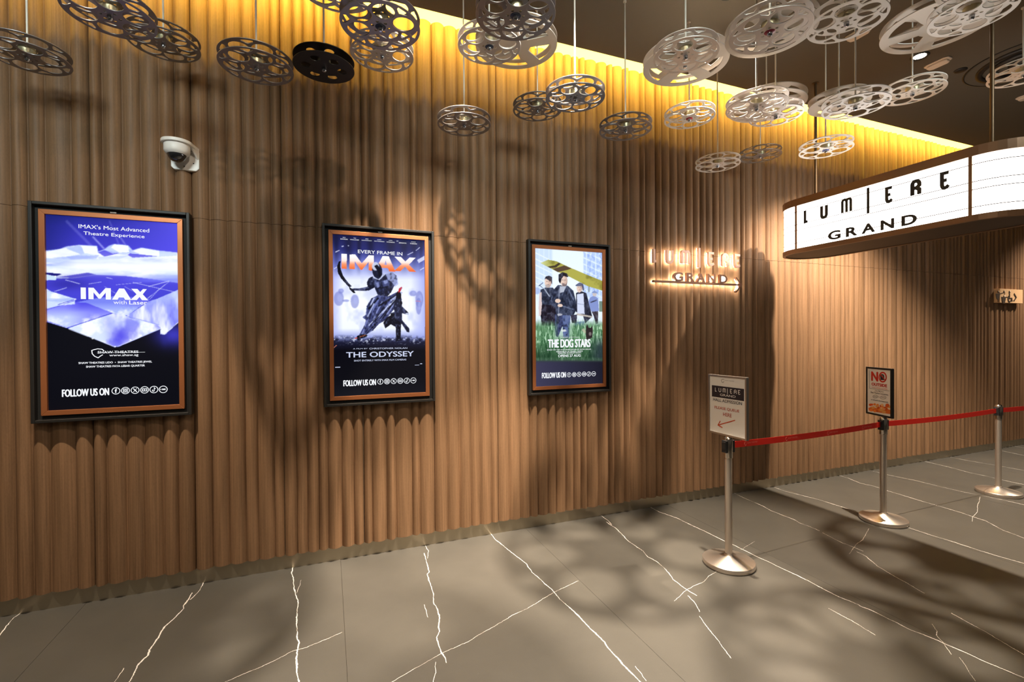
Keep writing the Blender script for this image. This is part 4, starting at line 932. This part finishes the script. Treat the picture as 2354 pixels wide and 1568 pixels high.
def ptext(pl, par, crop, body, a, b, material, bold=0.0, name='lettering', d=-0.0018):
    ua, va = uvp(pl, *zp(crop, *a)); ub, vb = uvp(pl, *zp(crop, *b)); mb = MB()
    text_rect(mb, body, ua, ub, vb, va, pl[0], pl[1], (0, 0, 1), pl[2], d, 0, bold); return mb.build(name, material, par)
def prib(mb, pl, crop, pts, w, closed=False, d=(-0.0026, -0.0018)):
    mb.ribbon([uvp(pl, *zp(crop, *q)) for q in pts], w, pl[0], pl[1], (0, 0, 1), pl[2], *d, closed)
ZA = (1560, 840, 3.0167)
s1, pl1, ps1 = signframe('queue_sign', posts[0], (0, -1, 0), (-1, 0, 0), [zp(ZA, 200, 62), zp(ZA, 472, 82), zp(ZA, 214, 436), zp(ZA, 472, 488)], 'white hall admission sign in silver frame above the nearest stanchion', M_SILV, M_PAPER, 0.014)
ua, va = uvp(pl1, *zp(ZA, 229, 137)); ub, vb = uvp(pl1, *zp(ZA, 452, 238))
va2 = uvp(pl1, *zp(ZA, 229, 215))[1]
mb = MB(); mb.prism([(ua, va2), (ub, va2), (ub, va), (ua, va)], pl1[0], pl1[1], (0, 0, 1), pl1[2], -0.0026, -0.0020); mb.build('banner', M_PINK, ps1)
hh = va-va2
for ch, xa, xb in (('L', 253, 263), ('U', 278, 292), ('M', 306, 324), ('|', 335, 340), ('E', 357, 369), ('R', 384, 399), ('E', 413, 426)):
    u_a = uvp(pl1, *zp(ZA, xa, 180))[0]; u_b = uvp(pl1, *zp(ZA, xb, 180))[0]; w = u_b-u_a; mb = MB(); hw = 0.0022
    z0, z1 = (va2+0.50*hh, va-0.17*hh) if ch != '|' else (va2+0.40*hh, va-0.13*hh)
    for k_, q in enumerate([[(w/2, 0), (w/2, z1-z0)]] if ch == '|' else deco(ch, w, z1-z0)): mb.ribbon(q, hw, pl1[0]+pl1[1]*u_a+np.array([0, 0, z0]), pl1[1], (0, 0, 1), pl1[2], -0.0019+0.0002*k_, -0.0014+0.0002*k_)
    mb.build('lettering', M_PAPER, ps1)
ug0 = uvp(pl1, *zp(ZA, 286, 205))[0]; ug1 = uvp(pl1, *zp(ZA, 394, 205))[0]
mb = MB(); text_rect(mb, 'GRAND', ug0, ug1, va2+0.16*hh, va2+0.36*hh, pl1[0], pl1[1], (0, 0, 1), pl1[2], -0.0014, 0, 0.02); mb.build('lettering', M_PAPER, ps1)
ptext(pl1, ps1, ZA, 'HALL ADMISSION', (238, 224), (438, 277), M_PINK, 0.012); ptext(pl1, ps1, ZA, 'PLEASE QUEUE', (249, 280), (419, 332), M_PRED, 0.01); ptext(pl1, ps1, ZA, 'HERE', (307, 326), (366, 362), M_PRED, 0.01)
mb = MB(); prib(mb, pl1, ZA, [(390, 381), (274, 414)], 0.0035); prib(mb, pl1, ZA, [(288, 386), (272, 414), (302, 432)], 0.0035, d=(-0.0024, -0.0015)); mb.build('arrow_print', M_PRED, ps1)
mb = MB(); prib(mb, pl1, ZA, [(315, 98), (303, 95), (294, 103), (299, 117), (306, 121), (313, 110)], 0.0012); ptop = mb
ptext(pl1, ps1, ZA, 'SHAW THEATRES', (318, 102), (384, 113), M_PGREY, 0.0); mb.build('emblem', M_PGREY, ps1)
ZBb = (1940, 820, 3.734)
ang = YAW+0.0028; dx, dy = math.sin(ang), math.cos(ang)
s2_, pl2, ps2 = signframe('notice_sign', posts[1], (-dx, -dy, 0), (-dy, dx, 0), [zp(ZBb, 183, 90), zp(ZBb, 410, 98), zp(ZBb, 196, 478), zp(ZBb, 412, 512)], 'black framed no outside food notice above the middle stanchion', mat('sign_frame_black', rgb(34, 32, 30), 0.4), M_PAPER, 0.016)
ptext(pl2, ps2, ZBb, 'N', (232, 125), (293, 215), M_PREDB, 0.07); ptext(pl2, ps2, ZBb, 'OUTSIDE', (235, 221), (369, 265), M_PREDB, 0.08)
def circ(cx, cy, rx, ry, n=24): return [(cx+rx*math.cos(a), cy+ry*math.sin(a)) for a in np.linspace(0, 2*math.pi, n+1)[:-1]]
mb = MB(); prib(mb, pl2, ZBb, circ(331, 176, 30, 40), 0.0065, True); prib(mb, pl2, ZBb, [(308, 150), (354, 202)], 0.004, d=(-0.0024, -0.0014)); mb.build('prohibition_ring', M_PREDB, ps2)
mb = MB(); mb.prism([uvp(pl2, *zp(ZBb, *q)) for q in ((308, 165), (345, 168), (342, 202), (312, 200))], pl2[0], pl2[1], (0, 0, 1), pl2[2], -0.0028, -0.0022)
for q in ((314, 160), (325, 156), (336, 160)): mb.prism([uvp(pl2, *zp(ZBb, *c)) for c in circ(*q, 7, 8, 8)], pl2[0], pl2[1], (0, 0, 1), pl2[2], -0.0028, -0.0022)
mb.build('popcorn_box_print', M_PINK, ps2)
ptext(pl2, ps2, ZBb, 'FOOD & DRINKS ALLOWED', (238, 258), (370, 285), M_PREDB, 0.0)
mb = MB(); prib(mb, pl2, ZBb, [(215, 118), (218, 272), (388, 294)], 0.0012); mb.build('rule_line', M_PINK, ps2)
ptext(pl2, ps2, ZBb, 'Only F&B from', (264, 285), (339, 313), M_PINK); ptext(pl2, ps2, ZBb, 'Shaw Theatres Concessions,', (228, 297), (380, 337), M_PINK, 0.012)
mb = MB(); prib(mb, pl2, ZBb, circ(268, 343, 21, 12), 0.0016, True); prib(mb, pl2, ZBb, circ(335, 351, 25, 13), 0.0016, True); prib(mb, pl2, ZBb, [(254, 342), (282, 345)], 0.002); prib(mb, pl2, ZBb, [(318, 349), (352, 353)], 0.002); mb.build('badge_print', M_PGREY, ps2)
ptext(pl2, ps2, ZBb, '&', (296, 341), (303, 352), M_PINK); ptext(pl2, ps2, ZBb, 'are allowed in the theatre halls.', (232, 361), (380, 398), M_PINK, 0.012)
rn = random.Random(8)
mb = MB(); mb.prism([uvp(pl2, *zp(ZBb, *q)) for q in ((208, 440), (240, 428), (290, 446), (330, 436), (396, 456), (399, 494), (300, 480), (212, 462))], pl2[0], pl2[1], (0, 0, 1), pl2[2], -0.0029, -0.0025); mb.build('snack_print', mat('snack_base', rgb(232, 120, 44), 0.6), ps2)
for col, lo, cnt in ((rgb(250, 140, 50), 470, 8), (rgb(238, 170, 90), 450, 8), (rgb(220, 92, 30), 430, 8), (rgb(246, 196, 140), 455, 5)):
    for _ in range(cnt):
        mb = MB()
        x = rn.uniform(222, 392); y = rn.uniform(405+(x-220)*0.08, 462+(x-220)*0.13); r = rn.uniform(10, 18)
        mb.prism([uvp(pl2, *zp(ZBb, *c)) for c in circ(x, y, r, r*rn.uniform(0.7, 1), 9)], pl2[0], pl2[1], (0, 0, 1), pl2[2], -0.0028, -0.0022+rn.uniform(0, 0.0004))
        mb.build('snack_print', mat('snack_%d' % cnt + str(lo), col, 0.6), ps2)

# ---------------------------------------------------------------- ceiling fittings
M_TRIM = mat('fitting_black', rgb(22, 20, 18), 0.5)
def downlight(x, y, lit, label):
    s = thing('ceiling_downlight', (x, y, ZC), label, 'ceiling light', 'recessed downlights in one row along the wall')
    mb = MB(); T_ = Matrix.Translation((x, y, 0)); mb.lathe([(0.045, ZC-0.002), (0.062, ZC-0.010), (0.070, ZC-0.006), (0.070, ZC)], 28, T_, cap=False); mb.build('trim_ring', M_TRIM, s)
    mb = MB(); mb.lathe([(0.0, ZC-0.0035), (0.046, ZC-0.003), (0.046, ZC-0.001)], 24, T_, cap=False)
    mb.build('lens', mat('lens_lit', (1, 1, 1), 0.3, emit=(1, 0.88, 0.7), es=30) if lit else mat('lens_dark', (0.02, 0.02, 0.02), 0.2), s)
LABD = ['lit recessed downlight beyond the left edge, farthest left of the row', 'lit recessed downlight in front of the leftmost poster, above its frame', 'lit recessed downlight right of the middle poster, left one of a close pair',
        'lit recessed downlight left of the third poster, right one of a close pair', 'black recessed downlight above the magenta-hubbed reel', 'lit recessed downlight right of the marquee, by the large white reel', 'lit recessed downlight beyond the washroom sign at right']
for (x, y, e, ang, bl, aim), lb in zip(DOWNLIGHTS, LABD): downlight(x, y, True, lb)
M_BOX = mat('fitting_white', rgb(226, 212, 196), 0.45)
for (px, py, lb) in ((2156, 148, 'white rounded ceiling box right of the big five-spoke reel'), (1973, 80, 'white rounded ceiling box half hidden behind reels at top'), (2366, 222, 'white rounded ceiling box cut by the right edge')):
    q = onZ(px, py, ZC-0.02); mb = MB(); a, b = 0.05, 0.095
    out = [(-a, -b+0.03), (-a+0.02, -b), (a-0.02, -b), (a, -b+0.03), (a, b-0.03), (a-0.02, b), (-a+0.02, b), (-a, b-0.03)]
    mb.prism(out, (q[0], q[1], ZC), (1, 0, 0), (0, 1, 0), (0, 0, -1), 0.0, 0.014)
    mb.prism([(x*0.78, y*0.82) for x, y in out], (q[0], q[1], ZC), (1, 0, 0), (0, 1, 0), (0, 0, -1), 0.014, 0.034)
    o = mb.build('ceiling_fitting', M_BOX, None, bevel=0.006, loc=(q[0], q[1], ZC)); tag(o, lb, 'ceiling fitting', 'white fittings on the dark ceiling')
q = onZ(2420, 150, ZC); q2 = onZ(2224, 166, ZC); rr = 0.46
dcx, dcy = q2[0]+0.30, q2[1]-0.30
df = thing('ceiling_diffuser', (dcx, dcy, ZC), 'dark round ceiling diffuser with concentric rings at the top right', 'air diffuser')
T_ = Matrix.Translation((dcx, dcy, 0))
for k_, (ra, rb, dz) in enumerate(((0.42, 0.435, 0.004), (0.30, 0.345, 0.022), (0.20, 0.25, 0.030), (0.0, 0.13, 0.036))):
    mb = MB(); mb.lathe([(max(ra, 1e-3), ZC-0.001), (max(ra, 1e-3), ZC-dz), (rb, ZC-dz+0.003), (rb, ZC-0.001)], 48, T_, cap=False); mb.build('ring', M_TRIM, df)
q = onZ(2208, 161, ZC); mb = MB(); mb.lathe([(0.001, ZC-0.012), (0.04, ZC-0.012), (0.05, ZC-0.004), (0.05, ZC)], 20, Matrix.Translation((q[0], q[1], 0)), cap=False)
tag(mb.build('ceiling_sensor', M_TRIM, None, loc=(q[0], q[1], ZC)), 'small black disc on the ceiling beside the white box', 'sensor')
# ---------------------------------------------------------------- hanging film reels
SEP = 0.046
def curve_plate(loops, thick, bevel):
    c = bpy.data.curves.new('p', 'CURVE'); c.dimensions = '2D'; c.fill_mode = 'BOTH'; c.extrude = thick/2-bevel; c.bevel_depth = bevel; c.bevel_resolution = 1; c.offset = -bevel
    for lp in loops:
        sp = c.splines.new('POLY'); sp.points.add(len(lp)-1); sp.use_cyclic_u = True
        for p_, (x, y) in zip(sp.points, lp): p_.co = (x, y, 0, 1)
    o = bpy.data.objects.new('p', c); COL.objects.link(o); bpy.context.view_layer.update()
    me = bpy.data.meshes.new_from_object(o.evaluated_get(bpy.context.evaluated_depsgraph_get()))
    bpy.data.objects.remove(o); bpy.data.curves.remove(c); return me
def circle(cx, cy, r, n, ph=0.0): return [(cx+r*math.cos(2*math.pi*k/n+ph), cy+r*math.sin(2*math.pi*k/n+ph)) for k in range(n)]
def flange_six(D):
    lp = [circle(0, 0, D/2, 72)]
    for k in range(6):
        a = math.pi/3*k; lp.append(circle(0.300*D*math.cos(a), 0.300*D*math.sin(a), 0.136*D, 28))
        b = a+math.pi/6; tri = [(0.375, 0.0), (0.425, -0.075), (0.458, -0.082), (0.463, 0.0), (0.458, 0.082), (0.425, 0.075)]
        lp.append([(D*(r*math.cos(b)-t*math.sin(b)), D*(r*math.sin(b)+t*math.cos(b))) for r, t in tri])
        lp.append(circle(0.100*D*math.cos(b), 0.100*D*math.sin(b), 0.019*D, 10))
    return curve_plate(lp, 0.0045, 0.0012)
def flange_five(D, five=5):
    lp = [circle(0, 0, D/2, 80)]; ri, ro = 0.175*D, 0.425*D
    for k in range(five):
        a = 2*math.pi/five*k; da_o = math.radians(24 if five == 5 else 20); da_i = math.radians(12)
        pts = [(ro*math.cos(a+t), ro*math.sin(a+t)) for t in np.linspace(-da_o, da_o, 9)]+[(ri*math.cos(a+t), ri*math.sin(a+t)) for t in np.linspace(da_i, -da_i, 4)]
        # round the corners a little
        q = []
        n = len(pts)
        for i, p_ in enumerate(pts):
            if i in (0, 8, 9, n-1):
                A, B = np.array(pts[i-1]), np.array(pts[(i+1) % n]); P_ = np.array(p_)
                fa, fb = min(0.35, 0.02/np.linalg.norm(A-P_)), min(0.35, 0.02/np.linalg.norm(B-P_))
                q += [tuple(P_+(A-P_)*fa), tuple(P_*0.86+(A+B)/2*0.07*0+P_*0.14*0.985), tuple(P_+(B-P_)*fb)]
            else: q.append(p_)
        lp.append(q)
    return curve_plate(lp, 0.006, 0.0016)
def flange_solid(D, nh, rh, at):
    lp = [circle(0, 0, D/2, 72)]
    for k in range(nh):
        a = 2*math.pi/nh*k; lp.append(circle(at*D*math.cos(a), at*D*math.sin(a), rh*D, 22))
    return curve_plate(lp, 0.0045, 0.0012)
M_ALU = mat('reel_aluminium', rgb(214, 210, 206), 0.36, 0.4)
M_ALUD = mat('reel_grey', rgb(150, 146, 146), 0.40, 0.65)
M_RWHITE = mat('reel_white', rgb(243, 238, 231), 0.42, 0.0)
M_RBLACK = mat('reel_black', rgb(26, 25, 22), 0.42)
M_FROST = mat('reel_frosted', rgb(236, 228, 216), 0.4, 0.0, trans=0.2)
M_BRASS = mat('reel_core', rgb(206, 196, 160), 0.34, 0.7)
M_WIRE = mat('hanger_wire', rgb(226, 220, 208), 0.4, 0.1)
M_BOLT = mat('reel_bolt', rgb(200, 205, 215), 0.18, 1.0)
HUBC = {'red': mat('hub_red', rgb(196, 40, 50), 0.4), 'magenta': mat('hub_magenta', rgb(150, 24, 60), 0.4), 'blue': mat('hub_blue', rgb(40, 70, 170), 0.4), 'navy': mat('hub_navy', rgb(28, 52, 84), 0.4)}
FL = {}
def flange(kind, D, material):
    key = (kind, round(D, 3), material.name)
    if key not in FL:
        me = {'six': lambda: flange_six(D), 'five': lambda: flange_five(D), 'solid': lambda: flange_solid(D, 6, 0.078, 0.29), 'oval': lambda: flange_solid(D, 5, 0.095, 0.29)}[kind]()
        me.name = 'flange'; me.materials.clear(); me.materials.append(material); FL[key] = me
    return FL[key]
SH = {}
def shared(key, fn, material):
    if key not in SH:
        me = fn().mesh(key if isinstance(key, str) else key[0]); me.materials.append(material); SH[key] = me
    return SH[key]
G = 'film reels hung from the ceiling on wires'
REELS = [
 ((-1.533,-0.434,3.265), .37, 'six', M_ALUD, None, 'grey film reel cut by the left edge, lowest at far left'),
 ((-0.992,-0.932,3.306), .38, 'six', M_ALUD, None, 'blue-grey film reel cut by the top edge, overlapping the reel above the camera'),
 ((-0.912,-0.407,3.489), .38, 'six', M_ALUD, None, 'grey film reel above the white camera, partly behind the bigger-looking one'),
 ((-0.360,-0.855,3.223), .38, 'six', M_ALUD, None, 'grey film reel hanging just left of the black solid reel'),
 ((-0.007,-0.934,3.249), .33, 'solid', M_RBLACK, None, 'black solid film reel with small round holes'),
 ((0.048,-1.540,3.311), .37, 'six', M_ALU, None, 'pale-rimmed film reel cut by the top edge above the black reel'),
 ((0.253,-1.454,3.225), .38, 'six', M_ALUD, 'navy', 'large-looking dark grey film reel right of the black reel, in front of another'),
 ((0.327,-0.836,3.446), .38, 'six', M_ALU, None, 'film reel half hidden below the large dark reel beside the black one'),
 ((0.923,-1.137,3.457), .38, 'six', M_ALU, 'navy', 'silver film reel with navy hub in front of the frosted five-spoke reel'),
 ((1.222,-0.836,3.702), .56, 'five', M_FROST, None, 'large frosted five-spoke film reel behind two silver reels at the bright slot'),
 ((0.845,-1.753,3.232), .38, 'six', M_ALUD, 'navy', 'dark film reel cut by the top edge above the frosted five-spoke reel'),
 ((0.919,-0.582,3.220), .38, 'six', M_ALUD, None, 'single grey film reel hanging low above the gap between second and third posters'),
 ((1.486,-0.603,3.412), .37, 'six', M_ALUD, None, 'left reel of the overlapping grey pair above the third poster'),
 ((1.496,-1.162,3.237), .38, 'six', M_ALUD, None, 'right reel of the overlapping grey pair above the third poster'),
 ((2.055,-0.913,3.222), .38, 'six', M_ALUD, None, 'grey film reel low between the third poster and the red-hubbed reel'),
 ((2.659,-0.903,3.411), .38, 'six', M_RWHITE, 'red', 'white film reel with red hub above the halo-lit wall sign'),
 ((1.993,-1.608,3.366), .37, 'six', M_ALU, None, 'silver film reel in front of the large white five-spoke reel'),
 ((2.224,-1.345,3.504), .54, 'five', M_RWHITE, None, 'large white five-spoke film reel behind a silver six-hole reel, above the red hub'),
 ((2.103,-2.086,3.243), .38, 'six', M_ALU, 'magenta', 'cloudy grey film reel with magenta hub cut by the top edge'),
 ((2.386,-1.856,3.440), .48, 'five', M_FROST, None, 'large pale film reel behind the magenta-hubbed reel'),
 ((3.791,-1.201,3.209), .38, 'six', M_RWHITE, 'blue', 'white film reel with blue hub hanging just above the marquee end'),
 ((2.692,-1.494,3.232), .38, 'six', M_ALU, None, 'front reel of the stack of three left of the marquee rod'),
 ((3.259,-1.095,3.518), .56, 'five', M_FROST, None, 'large pale reel at the back of the stack of three'),
 ((3.044,-1.353,3.295), .355, 'six', M_ALU, None, 'lower right reel of the stack of three, half hidden'),
 ((3.309,-0.542,3.251), .38, 'six', M_ALU, None, 'left and lower of the two small far reels above the wall sign'),
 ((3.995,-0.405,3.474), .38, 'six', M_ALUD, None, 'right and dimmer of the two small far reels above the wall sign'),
 ((2.576,-2.157,3.359), .365, 'six', M_RWHITE, None, 'white film reel at the top right of the magenta-hubbed reel'),
 ((3.262,-1.767,3.211), .38, 'six', M_RWHITE, None, 'white film reel overlapping a pale disc, above the blue-hubbed reel'),
 ((3.589,-1.442,3.433), .40, 'oval', M_FROST, None, 'pale solid film reel behind the white one above the blue-hubbed reel'),
 ((3.953,-1.723,3.448), .38, 'six', M_RWHITE, None, 'beige-white film reel below the white ceiling box'),
 ((3.691,-2.006,3.694), .60, 'five', M_RWHITE, None, 'largest white five-spoke film reel near the top right corner'),
 ((3.362,-2.325,3.480), .38, 'six', M_RWHITE, None, 'white film reel overlapping the largest five-spoke reel from the right'),
 ((3.274,-2.394,3.589), .355, 'six', M_RWHITE, None, 'white film reel cut by the top edge above the largest five-spoke reel'),
 ((4.920,-1.931,3.665), .40, 'six', M_RWHITE, None, 'white film reel cut by the right edge above the marquee'),
]
rnr = random.Random(21)
for (P, D, kind, m_, hub, lab) in REELS:
    r = thing('film_reel', P, lab, 'film reel', G)
    rot = rnr.uniform(0, 6.28)
    spin = None
    for (Q, D2, *_r) in REELS:          # turn the flange so that a lower reel's wire drops through one of its holes
        dd = math.hypot(Q[0]-P[0], Q[1]-P[1])
        if Q[2] < P[2] and 0.02 < dd < D*0.47: spin = math.atan2(Q[1]-P[1], Q[0]-P[0])
    if spin is not None: rot = spin
    fm = flange(kind, D, m_)
    for z, da in ((0.0, 0.0), (SEP, rnr.uniform(-0.5, 0.5))):
        o = inst(fm, 'flange', r, (0, 0, z)); o.rotation_euler[2] = rot+(da if spin is None else 0.0)
    rc = 0.105*D if kind != 'five' else 0.13*D
    inst(shared(('core', round(D, 3), kind == 'five'), lambda: MB().lathe([(rc, 0.002), (rc, SEP-0.002)], 28), M_BRASS if kind != 'five' else M_FROST), 'core', r)
    inst(shared('bolt', lambda: MB().lathe([(0.006, -0.024), (0.011, -0.020), (0.013, -0.012), (0.013, -0.0022)], 12), M_BOLT), 'bolt', r)
    if hub: inst(shared(('hub_cap', hub), lambda: MB().lathe([(0.001, -0.0045), (0.024, -0.0045), (0.026, -0.0023)], 20, cap=False), HUBC[hub]), 'hub_cap', r)
    h = ZC-P[2]
    inst(shared(('wire', round(h, 3)), lambda: MB().tube([(0, 0, SEP-0.002), (0, 0, h)], 0.0052, 8).lathe([(0.012, h-0.012), (0.012, h)], 10), M_WIRE), 'hanger_wire', r)
